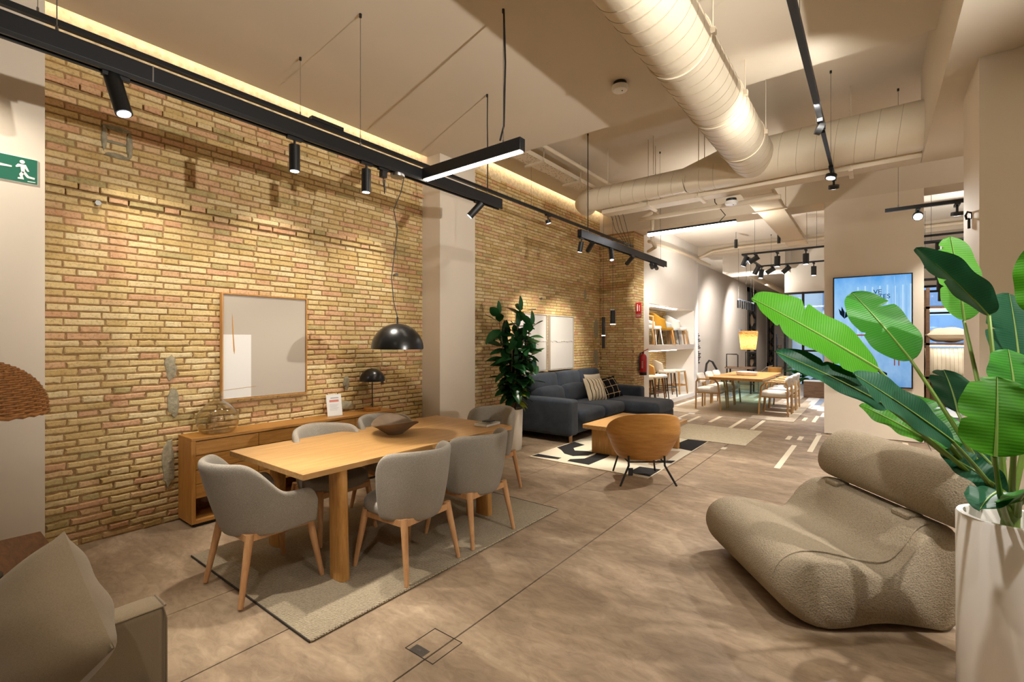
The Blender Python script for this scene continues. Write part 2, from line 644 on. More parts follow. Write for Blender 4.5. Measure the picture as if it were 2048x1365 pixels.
def struct(o, label, cat):
    return tag(o, label, cat, kind='structure')


def copy_tree(o, parent=None):
    c = o.copy()
    COL.objects.link(c)
    c.parent = parent
    for ch in list(o.children):
        copy_tree(ch, c)
    return c


def dup(o, loc, rotz, label, group=None):
    c = copy_tree(o)
    c.location = loc
    c.rotation_euler = (0, 0, rotz)
    c['label'] = label
    if group: c['group'] = group
    return c


def text_part(body, mat, parent, loc, rot, size, name='lettering', align='CENTER', depth=0.001):
    cu = bpy.data.curves.new(name, 'FONT')
    cu.body = body
    cu.size = size
    cu.align_x = align
    cu.align_y = 'CENTER'
    cu.extrude = depth
    tmp = bpy.data.objects.new('tmp_text', cu)
    COL.objects.link(tmp)
    bpy.context.view_layer.update()
    me = bpy.data.meshes.new_from_object(tmp.evaluated_get(bpy.context.evaluated_depsgraph_get()))
    bpy.data.objects.remove(tmp)
    me.name = name
    me.materials.clear()
    o = finish(name, me, mat, parent)
    o.location = loc
    o.rotation_euler = rot
    return o

# ------------------------------------------------------------------ the shell of the shop
CZ, CZ2, CZ3 = 3.88, 4.20, 4.10               # ceiling heights, front to back


def block(name, mat, dims, label, cat='wall', bevel=0.0):
    return struct(MB().box(*dims).build(name, mat, bevel=bevel), label, cat)


floor = block('floor', 'joint', (-6, 8, -3, 40, -0.12, -0.008), 'brown polished concrete floor cut into long slabs', 'floor')
xs = [-4.75, -3.10, -2.45, -1.70, 0.62, 3.2, 6.0]
ysplit = {0: [-3, 2.9, 8.1, 16], 1: [-3, 5.6, 16], 2: [-3, 4.3, 9.9, 16], 3: [-3, 5.02, 16], 4: [-3, 7.0, 16], 5: [-3, 6.0, 16]}
for i in range(6):
    yy = ysplit[i]
    for a, b in zip(yy, yy[1:]):
        g = 0.0045 if i in (2, 3) else 0.003
        MB().box(xs[i] + g, xs[i + 1] - g, a + 0.002, b - 0.002, -0.06, 0).build('slab', 'floor', floor, bevel=0.0015, seg=1)
MB().box(-4.75, -2.07, 16, 31, -0.05, 0).build('slab', 'floor', floor)
# cream strips let into the concrete, and the patchwork carpet strips beyond them
for x, y0, y1 in [(-0.92, 6.37, 7.92), (-0.70, 7.57, 9.05), (-1.058, 8.30, 8.64), (-0.91, 8.37, 8.71), (-1.065, 10.44, 10.89), (-0.90, 10.36, 11.25),
                  (-2.77, 8.98, 9.79), (-2.43, 9.2, 10.03), (-1.99, 8.77, 9.99), (-1.66, 8.88, 10.0), (-1.68, 7.02, 7.17), (-0.72, 9.0, 9.16), (-3.05, 9.1, 9.9),
                  (0.12, 8.3, 9.14), (0.36, 7.9, 9.1)]:
    MB().box(x - 0.032, x + 0.032, y0, y1, -0.01, 0.0012).build('inlay_strip', 'inlay', floor)
rs = random.Random(5)
for ix in range(40):
    x = -3.85 + ix * 0.13
    y = 9.95 + rs.random() * 1.2 + (0.9 if x > -1.3 else 0) + (0.0 if x < -1.2 else 0.3)
    while y < 15.6:
        L = rs.uniform(0.5, 1.7)
        if rs.random() < 0.40 + 0.09 * (y - 10):
            if not (-0.66 < x < 0.6 and y < 10.0):
                MB().box(x, x + 0.126, y, min(y + L, 15.7), -0.01, 0.0012).build('carpet_strip', rs.choice(['carpet_a', 'carpet_b', 'carpet_b', 'carpet_c', 'carpet_d']), floor)
        y += L

ceiling = block('ceiling', 'ceil', (-4.575, 0.373, -3, 4.80, CZ, 4.6), 'tan plaster ceiling over the front of the shop', 'ceiling')
block('ceiling_middle', 'ceil', (-4.575, 6, 4.80, 9.2, CZ2, 4.6), 'raised tan plaster ceiling above the ducts', 'ceiling')
block('ceiling_rear', 'ceil_far', (-4.75, 6, 9.72, 15.85, CZ3, 4.6), 'pale ceiling at the rear of the shop', 'ceiling')
block('ceiling_corridor', 'ceil_far', (-4.75, -2.07, 15.85, 31, CZ3, 4.6), 'pale ceiling of the deep corridor', 'ceiling')
block('ceiling_right', 'ceil', (1.2, 6, -3, 4.80, 4.1, 4.6), 'tan ceiling beyond the right hand beam', 'ceiling')
block('ceiling_beam', 'ceil', (0.373, 1.2, -3, 6.31, 3.31, 4.6), 'deep plastered beam along the right side', 'beam')
block('ceiling_beam', 'ceil', (-4.75, 6, 9.2, 9.72, 3.76, 4.6), 'plastered cross beam behind the ducts', 'beam')
block('ceiling_beam', 'ceil', (-4.75, 6, 13.6, 13.95, 3.86, 4.6), 'plastered cross beam over the rear dining area', 'beam')
block('ceiling_beam', 'ceil_far', (-3.47, -1.9, 14.5, 15.6, 3.45, 4.1), 'boxed bulkhead under the rear ceiling', 'beam')
block('ceiling_cover', 'ceil', (-4.9, -4.5, -3, 9.2, 4.45, 4.6), 'dark lid above the light cove', 'ceiling')
panel = struct(MB().box(-0.62, -0.08, 3.02, 3.62, CZ - 0.004, CZ + 0.01).build('trim_1', 'ceil'), 'flush access panel in the tan ceiling', 'access panel')

# plastered columns
block('column', 'wall', (-4.75, -4.345, 4.18, 4.84, 0, 4.3), 'pale plastered column between the two brick bays', 'column')
block('column', 'wall', (0.527, 1.2, 4.18, 4.84, 0, 3.31), 'pale column beside the banana plant', 'column')
tvcol = block('column', 'wall', (-0.65, 0.577, 9.2, 9.95, 0.012, 3.76), 'broad beige column carrying the screen', 'column')
block('baseboard_rear', 'black', (-0.62, 0.55, 9.22, 9.93, 0, 0.012), 'thin dark shadow gap under the broad column', 'baseboard')
block('wall_left_front', 'wall', (-4.75, -4.35, -3, 0.606, 0, 4.5), 'pale plaster wall end with the exit sign')
block('wall_back', 'wall', (-4.75, 6, -3.2, -3, 0, 4.6), 'plaster wall behind the viewer')
block('wall_right', 'wall', (6, 6.2, -3, 15.85, 0, 4.6), 'plaster wall on the far right')
grey_wall = block('wall_left_rear', 'wall_grey', (-4.9, -4.67, 13.6, 31, 0, 4.6), 'greige side wall of the rear dining area')
block('wall_corridor_end', 'wall_grey', (-4.75, -2.07, 31, 31.2, 0, 4.6), 'greige end wall of the corridor')
block('wall_corridor_right', 'wall_grey', (-2.07, -1.97, 16.5, 31, 0, 4.6), 'greige partition behind the glazed lobby')
block('wall_lobby_top', 'ceil_far', (-2.07, 6, 15.7, 15.95, 2.9, 4.6), 'pale bulkhead above the glazed lobby')

# white display wall with two lit recesses
for nm, lb, dims in (('wall_left_display', 'white wall above the lit display recesses', (-4.66, -3.9, 10.0, 13.24, 2.33, 4.1)),
                     ('wall_display_jamb', 'white pier between brick and display recesses', (-4.75, -3.9, 9.72, 10.0, 0, 4.1)),
                     ('wall_display_end', 'white end pier of the display recesses', (-4.75, -3.9, 13.24, 13.6, 0, 4.1)),
                     ('trim_4', 'white shelf slab between the two display recesses', (-4.66, -3.9, 10.0, 13.24, 1.285, 1.41)),
                     ('trim_5', 'white plinth under the lower display recess', (-4.66, -3.9, 10.0, 13.24, 0, 0.10))):
    block(nm, 'wall_white', dims, lb)


# ------------------------------------------------------------------ brickwork
def brick_shape(w, h, rg, rnd, depth=0.02):
    """one worn brick: ragged outline, chamfered arrises; local x along, y outward, z up"""
    ring = []
    for (sx, sz) in ((-1, -1), (-0.35, -1), (0.3, -1), (1, -1), (1, 0), (1, 1), (0.35, 1), (-0.3, 1), (-1, 1), (-1, 0)):
        ring.append((sx * w / 2 + rnd.uniform(-rg, rg), sz * h / 2 + rnd.uniform(-rg, rg) * 0.8))
    n = len(ring)
    c = 0.0035 + rg * 0.8
    vs_ = [(x, -0.012, z) for x, z in ring]
    vs_ += [(x, depth - 0.022 - c * 0.6, z) for x, z in ring]
    tilt = rnd.uniform(-1, 1) * rg * 0.7
    vs_ += [((abs(x) - c) * (1 if x > 0 else -1) if abs(x) > c else x, depth - 0.020 + tilt * x / w * 2, (abs(z) - c) * (1 if z > 0 else -1) if abs(z) > c else z) for x, z in ring]
    fs = []
    for L in (0, 1):
        for i in range(n):
            j = (i + 1) % n
            fs.append([L * n + i, L * n + j, (L + 1) * n + j, (L + 1) * n + i])
    fs.append([2 * n + i for i in range(n)])
    return vs_, [q[::-1] for q in fs]


CS, SS = math.cos(YAW), math.sin(YAW)


def seen_area(p, nrm):
    dep = -SS * p.x + CS * p.y
    if dep < 0.3:
        return 0
    u = 1024 + FPX * (CS * p.x + SS * p.y) / dep
    v = 681 - FPX * (p.z - 1.52) / dep
    if not (60 < u < 2048 and 0 < v < 1365):
        return 0
    view = Vector((p.x, p.y, p.z - 1.52)).normalized()
    return abs(view.dot(nrm)) / (dep * dep)


def brickwork(root, o, du, nrm, width, z0, z1, seed, top=300, ledges=(), rough_below=1.5):
    rnd = random.Random(seed)
    o, du, nrm = Vector(o), Vector(du), Vector(nrm)
    up = Vector((0, 0, 1))
    ex = nrm.cross(up)
    rot = Matrix((ex, nrm, up)).transposed()
    items = []
    pitch, gap = 0.0525, 0.0105
    z = z0
    row = 0
    while z + pitch <= z1 + 0.03:
        u = -rnd.uniform(0, 0.03) - (0.19 if row % 2 else 0.0)
        long = True
        while u < width:
            L = 0.236 if long else 0.112
            L += rnd.uniform(-0.012, 0.012)
            a, b = max(u, 0), min(u + L, width)
            if b - a > 0.03:
                zc = z + pitch / 2
                out = 0.0
                for (la, lb, ua, ub, pr) in ledges:
                    if la <= zc <= lb and ua <= (a + b) / 2 <= ub:
                        out = pr
                rgh = 0.0022 if zc > rough_below else 0.0052
                items.append((o + du * ((a + b) / 2) + up * zc + nrm * (out + rnd.uniform(-1, 1) * rgh), b - a, pitch - gap + rnd.uniform(-0.002, 0.002), rgh))
            u += L + gap
            long = not long
        z += pitch
        row += 1
    items.sort(key=lambda q: -seen_area(q[0], nrm))
    pool = {}
    for p, w, h, rgh in items[:top]:
        key = (round(w * 50), rgh > 0.003, rnd.randrange(5))
        if key not in pool:
            vs_, fs = brick_shape(1.0 * round(w * 50) / 50, pitch - gap, rgh, rnd)
            me = MB().add(vs_, fs).mesh('brick', True)
            me.materials.append(M['brick'])
            pool[key] = me
        b = bpy.data.objects.new('brick', pool[key])
        COL.objects.link(b)
        b.parent = root
        b.matrix_local = Matrix.LocRotScale(p, rot.to_quaternion(), Vector((w / (round(w * 50) / 50), 1, h / (pitch - gap))))
    if len(items) > top:
        mb = MB()
        for p, w, h, rgh in items[top:]:
            vs_, fs = brick_shape(w, h, rgh, rnd)
            mb.add([p + rot @ Vector(q) for q in vs_], fs)
        r = mb.build('brick_courses', 'brick', root, fix=True)
        r['kind'] = 'stuff'
    return items


def ledge_cap(*a):
    pass


wall_left = struct(MB().box(-4.95, -4.679, 0.5, 4.2, 0, 4.4).build('wall_left', 'mortar'), 'weathered yellow brick wall behind the dining table', 'wall')
brickwork(wall_left, (-4.67, 0.60, 0), (0, 1, 0), (1, 0, 0), 3.585, 0, 3.70, 3,
          ledges=((2.62, 2.70, 0, 2.95, 0.05), (2.56, 2.62, 0, 2.95, 0.025), (3.38, 3.43, 0, 3.6, 0.035)))
wall_mid = struct(MB().box(-4.95, -4.679, 4.8, 9.25, 0, 4.4).build('wall_left_middle', 'mortar'), 'yellow brick wall behind the dark blue sofa', 'wall')
brickwork(wall_mid, (-4.67, 4.84, 0), (0, 1, 0), (1, 0, 0), 4.36, 0, 4.05, 4)
pier = struct(MB().box(-4.9, -3.909, 9.209, 9.72, 0, 3.76).build('wall_pier', 'mortar'), 'yellow brick pier with the fire point', 'wall')
brickwork(pier, (-4.67, 9.2, 0), (1, 0, 0), (0, -1, 0), 0.765, 0, 3.73, 5)
brickwork(pier, (-3.90, 9.2, 0), (0, 1, 0), (1, 0, 0), 0.52, 0, 3.73, 6, top=0)
niche_back = struct(MB().box(-4.9, -4.679, 9.7, 13.6, 0.0, 2.6).build('wall_niche', 'mortar'), 'yellow brick at the back of the display recesses', 'wall')
brickwork(niche_back, (-4.67, 9.98, 0), (0, 1, 0), (1, 0, 0), 3.28, 0.06, 2.36, 7, top=0)


def lump(name, mat, parent, c, sx, sy, nrm='x', n=18, seed=1, th=0.02):
    rnd = random.Random(seed)
    ring = [(math.cos(2 * PI * k / n) * sx * rnd.uniform(0.7, 1.1), math.sin(2 * PI * k / n) * sy * rnd.uniform(0.8, 1.1)) for k in range(n)]
    vs_ = [(c[0] - 0.01, c[1] + a, c[2] + b) for a, b in ring] + [(c[0] + th * 0.7, c[1] + a * 0.92, c[2] + b * 0.94) for a, b in ring] + \
          [(c[0] + th * rnd.uniform(0.8, 1.3), c[1] + a * 0.5, c[2] + b * 0.5) for a, b in ring]
    fs = [[L * n + i, L * n + (i + 1) % n, (L + 1) * n + (i + 1) % n, (L + 1) * n + i] for L in (0, 1) for i in range(n)]
    fs.append([2 * n + i for i in range(n)])
    return MB().add(vs_, fs).build(name, mat, parent, smooth=True, angle=0.9)


lump('mortar_patch', 'cement', wall_left, (-4.672, 1.405, 1.29), 0.045, 0.12, seed=2)
lump('mortar_patch', 'cement', wall_left, (-4.672, 1.425, 1.00), 0.05, 0.13, seed=3)
lump('mortar_patch', 'cement', wall_left, (-4.672, 1.39, 0.5), 0.05, 0.22, seed=4)
for k, (yy, zz, a, b) in enumerate([(0.975, 3.07, 0.022, 0.11), (1.13, 3.05, 0.024, 0.12), (1.05, 3.16, 0.10, 0.024), (1.05, 2.95, 0.10, 0.02), (1.05, 3.05, 0.09, 0.012)]):
    lump('mortar_patch', 'cement', wall_left, (-4.676, yy, zz), a, b, seed=9 + k)
lump('mortar_patch', 'cement', wall_left, (-4.674, 3.06, 1.05), 0.045, 0.09, seed=21)
lump('mortar_patch', 'cement', wall_left, (-4.674, 3.05, 0.80), 0.10, 0.05, seed=22)
lump('mortar_patch', 'cement', wall_mid, (-4.682, 8.55, 2.46), 0.06, 0.12, seed=23)
lump('mortar_patch', 'cement', wall_mid, (-4.682, 9.02, 1.15), 0.14, 0.2, seed=24)
lump('mortar_patch', 'cement', wall_mid, (-4.682, 9.02, 1.75), 0.12, 0.25, seed=25)
for (yy, zz) in ((0.93, 2.55), (3.72, 2.32), (6.9, 2.25)):
    MB().cyl((-4.68, yy, zz), (-4.62, yy, zz), 0.012, n=10).cyl((-4.63, yy, zz), (-4.615, yy, zz), 0.02, n=6).build('wall_bolt', 'steel', wall_left if yy < 4 else wall_mid)

# rough board and light strip in the slot between ceiling and brick
t1 = struct(MB().box(-4.69, -4.672, 0.6, 4.18, 3.69, 4.42).build('trim_2', 'osb'), 'rough lit board at the top of the front brick bay', 'trim')
t2 = struct(MB().box(-4.69, -4.672, 4.84, 9.2, 4.03, 4.42).build('trim_3', 'osb'), 'rough lit board at the top of the sofa brick bay', 'trim')
led = MB().box(-4.583, -4.577, 0.62, 4.16, 3.95, 3.975).build('light_strip', 'led_cove')
tag(led, 'warm light strip in the ceiling slot above the dining bay', 'light strip', 'cove light strips')
led = MB().box(-4.583, -4.577, 4.86, 9.18, 4.25, 4.275).build('light_strip', 'led_cove')
tag(led, 'warm light strip in the ceiling slot above the sofa bay', 'light strip', 'cove light strips')

# glazed lobby at the rear
win = thing('window_1', 'black framed glazed lobby at the rear of the shop', 'window')
win['kind'] = 'structure'
fx = [-2.07, -1.62, -0.6, 0.6, 1.8, 3.0, 4.2, 5.9]
for x in fx:
    MB().box(x - 0.03, x + 0.03, 15.78, 15.84, 0, 2.9).build('mullion', 'black', win)
for z in (0.03, 1.22, 2.2, 2.87):
    MB().box(-2.07, 5.9, 15.785, 15.835, z - 0.025, z + 0.025).build('transom', 'black', win)
for a, b in zip(fx, fx[1:]):
    for z0, z1 in ((0.055, 1.195), (1.245, 2.175), (2.225, 2.845)):
        MB().box(a + 0.03, b - 0.03, 15.805, 15.813, z0, z1).build('pane', 'pane', win)
street = struct(MB().box(-2, 30, 15.86, 45, -0.12, -0.02).build('street_ground', 'street'), 'grey blue pavement outside the glazing', 'pavement')
fac = thing('street_building', 'pale blue grey building across the street behind the glazing', 'building')
for i, (z0, z1, m) in enumerate(((0, 0.9, 'carpet_d'), (0.9, 1.3, 'carpet_b'), (1.3, 2.6, 'street'), (2.6, 3.0, 'white'), (3.0, 5.2, 'carpet_d'), (5.2, 5.6, 'white'), (5.6, 9, 'street'))):
    MB().box(-2, 26, 27 + 0.1 * (i % 2), 28, z0, z1).build('facade_band', m, fac)

# ------------------------------------------------------------------ ducts, trays, pipes
def duct(name, label, pts, radii, seams, n=32, group=None):
    t = thing(name, label, 'duct', group=group)
    MB().tube(pts, radii, n).build('duct_body', 'duct', t, smooth=True, angle=0.9)
    return t


XD, ZD, RD = -1.10, 3.60, 0.225
d1 = duct('air_duct', 'large round painted air duct running towards the viewer', [(XD, -3, ZD), (XD, 1, ZD), (XD, 3, ZD), (XD, 5.95, ZD)], RD, [])
rs = random.Random(8)
y = 2.0
while y < 5.85:
    MB().tube([(XD + (RD + 0.0015) * math.cos(a), y + 0.05 * math.sin(a), ZD + (RD + 0.0015) * math.sin(a)) for a in [2 * PI * k / 36 for k in range(36)]], 0.0016, 5, closed=True).build('spiral_seam', 'seam', d1)
    y += rs.uniform(0.11, 0.16)
for y in (3.35, 4.35, 5.3):
    MB().tube([(XD + (RD + 0.004) * math.cos(a), y, ZD + (RD + 0.004) * math.sin(a)) for a in [2 * PI * k / 40 for k in range(40)]], 0.007, 6, closed=True).build('duct_joint', 'pipe', d1)
    for sx in (-1, 1):
        zt = CZ if y < 4.8 else CZ2
        MB().cyl((XD + sx * (RD + 0.012), y, ZD - 0.01), (XD + sx * (RD + 0.012), y, zt), 0.004, n=6).box(XD + sx * (RD + 0.012) - 0.02, XD + sx * (RD + 0.012) + 0.02, y - 0.02, y + 0.02, ZD - 0.02, ZD + 0.02).build('hanger_rod', 'pipe', d1)
d2 = thing('air_duct', 'cross duct with a conical reducer under the raised ceiling', 'duct')
YX = 6.05
MB().tube([(0.372, YX, ZD), (-0.6, YX, ZD), (-1.35, YX, ZD - 0.01)], [0.235, 0.235, 0.235], 32).build('duct_body', 'duct', d2, smooth=True, angle=0.9)
MB().tube([(-1.35, YX, ZD - 0.01), (-1.88, YX, 3.53)], [0.237, 0.152], 32).build('reducer', 'duct', d2, smooth=True, angle=0.9)
MB().tube([(-1.88, YX, 3.53), (-2.6, YX, 3.525), (-3.15, YX, 3.52), (-3.27, YX + 0.02, 3.52), (-3.36, YX + 0.1, 3.52), (-3.39, YX + 0.22, 3.52)], 0.15, 32).build('duct_branch', 'duct', d2, smooth=True, angle=0.9)
x = 0.2
while x > -3.2:
    r = 0.2365 if x > -1.35 else (0.1515 if x < -1.88 else 0.1515 + (0.085) * (x + 1.88) / 0.53)
    zc = ZD if x > -1.35 else (3.525 if x < -1.88 else 3.53 + 0.06 * (x + 1.88) / 0.53)
    MB().tube([(x + 0.03 * math.sin(a), YX + r * math.cos(a), zc + r * math.sin(a)) for a in [2 * PI * k / 32 for k in range(32)]], 0.0016, 5, closed=True).build('spiral_seam', 'seam', d2)
    x -= 0.17
for x, zl in ((-0.5, 0.24), (-2.3, 0.15), (-2.95, 0.15)):
    MB().cyl((x, YX, 3.55 + zl), (x, YX, CZ2), 0.005, n=6).build('hanger_rod', 'pipe', d2)


def tray(label, a, b, w, z, axis, mat='tray', rods=()):
    t = thing('cable_tray', label, 'cable tray', group='perforated cable trays')
    if axis == 'x':
        bx = lambda x0, x1, o0, o1, z0, z1: MB().box(x0, x1, o0, o1, z0, z1)
        y0 = w[0]; y1 = w[1]
        bx(a, b, y0, y1, z, z + 0.006).build('tray_floor', mat, t)
        for yy in (y0, y1):
            bx(a, b, yy - 0.003, yy + 0.003, z, z + 0.06).build('tray_side', mat, t)
    else:
        x0, x1 = w
        MB().box(x0, x1, a, b, z, z + 0.006).build('tray_floor', mat, t)
        for xx in (x0, x1):
            MB().box(xx - 0.003, xx + 0.003, a, b, z, z + 0.06).build('tray_side', mat, t)
    for (p, zt) in rods:
        if axis == 'x':
            MB().box(p - 0.02, p + 0.02, w[0] - 0.05, w[1] + 0.05, z - 0.025, z).build('bracket', 'pipe', t)
            for yy in (w[0] - 0.03, w[1] + 0.03):
                MB().cyl((p, yy, z - 0.02), (p, yy, zt), 0.005, n=6).build('hanger_rod', 'pipe', t)
        else:
            MB().box(w[0] - 0.05, w[1] + 0.05, p - 0.02, p + 0.02, z - 0.025, z).build('bracket', 'pipe', t)
            for xx in (w[0] - 0.03, w[1] + 0.03):
                MB().cyl((xx, p, z - 0.02), (xx, p, zt), 0.005, n=6).build('hanger_rod', 'pipe', t)
    return t


tray('perforated cable tray slung under the cross duct', -3.1, 0.37, (6.16, 6.36), 3.325, 'x', rods=((-2.4, CZ2), (-1.75, CZ2), (-0.2, CZ2)))
t = tray('perforated cable tray running back under the cross beam', 6.40, 10.8, (-1.36, -1.02), 3.39, 'y', rods=((7.6, CZ2), (10.2, CZ3)))
MB().box(-1.37, -1.01, 6.75, 7.55, 3.38, 3.46).build('tray_cover', 'pipe', t, bevel=0.01)
tray('perforated cable tray beside the brick wall under the raised ceiling', 4.82, 6.9, (-3.78, -3.55), 3.93, 'y', rods=((5.3, CZ2), (6.3, CZ2)))
tray('narrow cable tray along the corridor ceiling', 16.0, 27.0, (-2.6, -2.4), 3.85, 'y', rods=((17.0, CZ3), (21.0, CZ3), (25.0, CZ3)))


def pipe(label, pts, r=0.028, n=10):
    t = tag(MB().tube(pts, r, n).build('ceiling_pipe', 'pipe', smooth=True, angle=0.9), label, 'pipe', 'painted ceiling pipes')
    return t


pipe('painted pipe running back beside the brick wall cable tray', [(-3.40, 4.82, 4.04), (-3.40, 6.6, 4.04), (-3.40, 7.4, 4.04), (-3.40, 9.18, 4.04)])
pipe('painted pipe dropping in front of the brick pier beam', [(-0.9, 6.52, 3.26), (-2.4, 6.55, 3.26), (-2.75, 6.7, 3.30), (-2.83, 7.35, 3.55), (-2.83, 7.4, 3.5), (-2.83, 7.4, 3.12), (-2.86, 7.6, 3.05), (-3.6, 9.19, 3.3)], 0.03)
pipe('painted pipe along the top of the display wall', [(-3.8, 9.74, 3.62), (-3.8, 12.0, 3.70), (-3.8, 14.4, 3.70)], 0.035)
pipe('painted pipe curving along the rear cross beam', [(5.0, 13.5, 3.96), (0, 13.5, 3.96), (-3.0, 13.5, 3.96), (-3.5, 13.5, 3.92), (-3.85, 13.5, 3.78), (-4.0, 13.5, 3.55)], 0.035)
pipe('long painted pipe under the corridor ceiling', [(-3.3, 15.62, 3.72), (-3.3, 30, 3.72)], 0.10, 16)


def detector(label, loc, r):
    t = thing('ceiling_detector', label, 'detector', loc)
    MB().lathe([(r * 0.01, 0), (r * 0.8, 0), (r * 0.8, -0.035), (r * 0.6, -0.04)], n=24).build('mount', 'black', t, smooth=True)
    MB().lathe([(r * 0.5, -0.03), (r, -0.035), (r, -0.06), (r * 0.85, -0.075), (0.001, -0.08)], n=28).build('cover', 'white', t, smooth=True)
    MB().cyl((r * 0.3, 0, -0.077), (r * 0.3, 0, -0.083), r * 0.08, n=10).build('sensor', 'text', t)
    return t


detector('white rounded detector on the tan ceiling beside the large duct', (-1.85, 4.04, CZ), 0.075)
t = detector('white smoke detector under the cross duct tray', (-1.42, 6.36, 3.29), 0.075)
tag(MB().lathe([(0.001, 0), (0.11, 0), (0.12, 0.01), (0.11, 0.02)], (-2.0, 11.0, CZ3 - 0.022), n=24).build('ceiling_speaker', 'white', smooth=True), 'round flush ceiling speaker above the rear dining table', 'speaker')

# ------------------------------------------------------------------ lighting tracks and spots
XB = -2.95                                      # main profile over the dining table


def profile(label, x, y0, y1, z0=2.818, z1=2.918, w=0.06, axis='y', led=False):
    t = thing('lighting_profile', label, 'light track', group='black suspended lighting profiles')
    if axis == 'y':
        MB().box(x - w / 2, x + w / 2, y0, y1, z0 + 0.018, z1).build('profile_body', 'black_beam', t, bevel=0.003)
        MB().box(x - w / 2, x - w / 2 + 0.014, y0, y1, z0, z0 + 0.02).build('track_rail', 'black', t)
        MB().box(x + w / 2 - 0.014, x + w / 2, y0, y1, z0, z0 + 0.02).build('track_rail', 'black', t)
    return t


def wire(parent, a, b, r=0.0022, mat='wire', fix=True):
    MB().cyl(a, b, r, n=6).build('suspension_wire', mat, parent)
    MB().cyl((b[0], b[1], b[2] - 0.025), (b[0], b[1], b[2]), 0.010, n=10).build('ceiling_fixing', 'black', parent)
    MB().cyl((a[0], a[1], a[2] - 0.005), (a[0], a[1], a[2] + 0.03), 0.006, n=8).build('gripper', 'steel', parent)


p1 = profile('long black lighting profile hung over the dining table', XB, -1.5, 3.66)
MB().box(XB - 0.032, XB + 0.032, 0.80, 0.806, 2.838, 2.919).build('profile_seam', 'steel', p1)
wire(p1, (XB, 0.45, 2.918), (XB, 0.45, CZ))
wire(p1, (-2.95, 2.05, 2.918), (-2.95, 2.05, CZ))
wire(p1, (-2.95, 3.46, 2.918), (-2.95, 3.46, CZ))
MB().tube([(-2.945, 3.46, CZ), (-2.94, 3.45, 3.6), (-2.95, 3.47, 3.3), (-2.945, 3.46, 2.95)], 0.005, 6).build('feed_cable', 'black', p1)
p2 = thing('linear_lamp', 'black linear lamp with white diffuser joined to the dining profile', 'lamp')
MB().box(XB + 0.03, -1.93, 2.61, 2.67, 2.832, 2.92).build('lamp_body', 'black_beam', p2, bevel=0.003)
MB().box(XB + 0.04, -1.94, 2.618, 2.662, 2.824, 2.836).build('diffuser', 'led', p2)
wire(p2, (-2.1, 2.64, 2.918), (-2.1, 2.64, CZ))
MB().tube([(-2.1, 2.645, CZ), (-2.09, 2.65, 3.5), (-2.1, 2.645, 3.05), (-2.13, 2.64, 2.95)], 0.007, 6).build('feed_cable', 'black', p2)
p3 = profile('short black lighting profile hung over the sofa', XB, 5.25, 8.33)
wire(p3, (XB, 5.47, 2.918), (XB, 5.47, CZ2), 0.006, 'black')
wire(p3, (XB, 8.1, 2.918), (XB, 8.1, CZ2))
thin = thing('light_track', 'thin black track running along the brick wall', 'light track')
MB().box(-3.82, -3.78, -1.0, 8.9, 3.36, 3.395).build('track_rail', 'black_beam', thin, bevel=0.002)
for yy in (0.5, 2.06, 5.4, 8.0):
    wire(thin, (-3.8, yy, 3.395), (-3.8, yy, CZ if yy < 4.8 else CZ2), 0.0016)
MB().box(-3.825, -3.775, 2.15, 2.45, 3.395, 3.425).build('feed_box', 'black', thin)

rt = thing('light_track', 'black track hung below the ceiling in front of the screen column', 'light track')
MB().box(-0.365, -0.325, -1.5, 4.75, 3.29, 3.33).build('track_rail', 'black_beam', rt, bevel=0.002)
MB().box(-0.36, -0.33, 4.75, 6.15, 3.265, 3.29).build('track_rail', 'black_beam', rt, bevel=0.002)
wire(rt, (-0.345, 5.66, 3.29), (-0.345, 5.66, CZ2), 0.002)
wire(rt, (-0.345, 3.2, 3.33), (-0.345, 3.2, CZ), 0.002)
st = thing('light_track', 'short black track crossing in front of the column gap', 'light track')
MB().box(0.09, 1.6, 6.48, 6.52, 2.90, 2.935).build('track_rail', 'black_beam', st, bevel=0.002)
wire(st, (0.2, 6.5, 2.935), (0.2, 6.5, CZ2), 0.002)


def spot(label, mount, target, L=0.16, r=0.033, drop=0.05, group='cylinder spotlights', lens='lens'):
    """cylinder head on a small adapter; mount = underside of the track"""
    mount, target = Vector(mount), Vector(target)
    t = thing('spotlight', label, 'spotlight', mount, group=group)
    k = r / 0.033
    MB().box(-0.013 * k, 0.013 * k, -0.05 * k, 0.05 * k, -0.018 * k, 0).build('adapter', 'black', t, bevel=0.002)
    MB().cyl((0, 0, -0.015 * k), (0, 0, -drop), 0.007 * k, n=8).build('neck', 'black', t)
    piv = Vector((0, 0, -drop))
    dr = (target - (mount + piv)).normalized()
    a, b = piv - dr * L * 0.30, piv + dr * L * 0.70
    if dr.z < -0.97:
        a, b = piv, piv + dr * L
    MB().cyl(a, b, r, n=20).build('head', 'black', t, smooth=True, angle=0.8)
    MB().cyl(b - dr * 0.002, b + dr * 0.0025, r * 0.78, n=18).build('lens', lens, t, smooth=True, angle=0.8)
    return t, mount + b, dr


def lit(label, mount, target, power, angle=46, blend=0.7, color=WARM, **kw):
    t, p, dr = spot(label, mount, target, **kw)
    o = add_spot(p + dr * 0.012, Vector(p) + dr * 3, power, angle, blend, color)
    return t


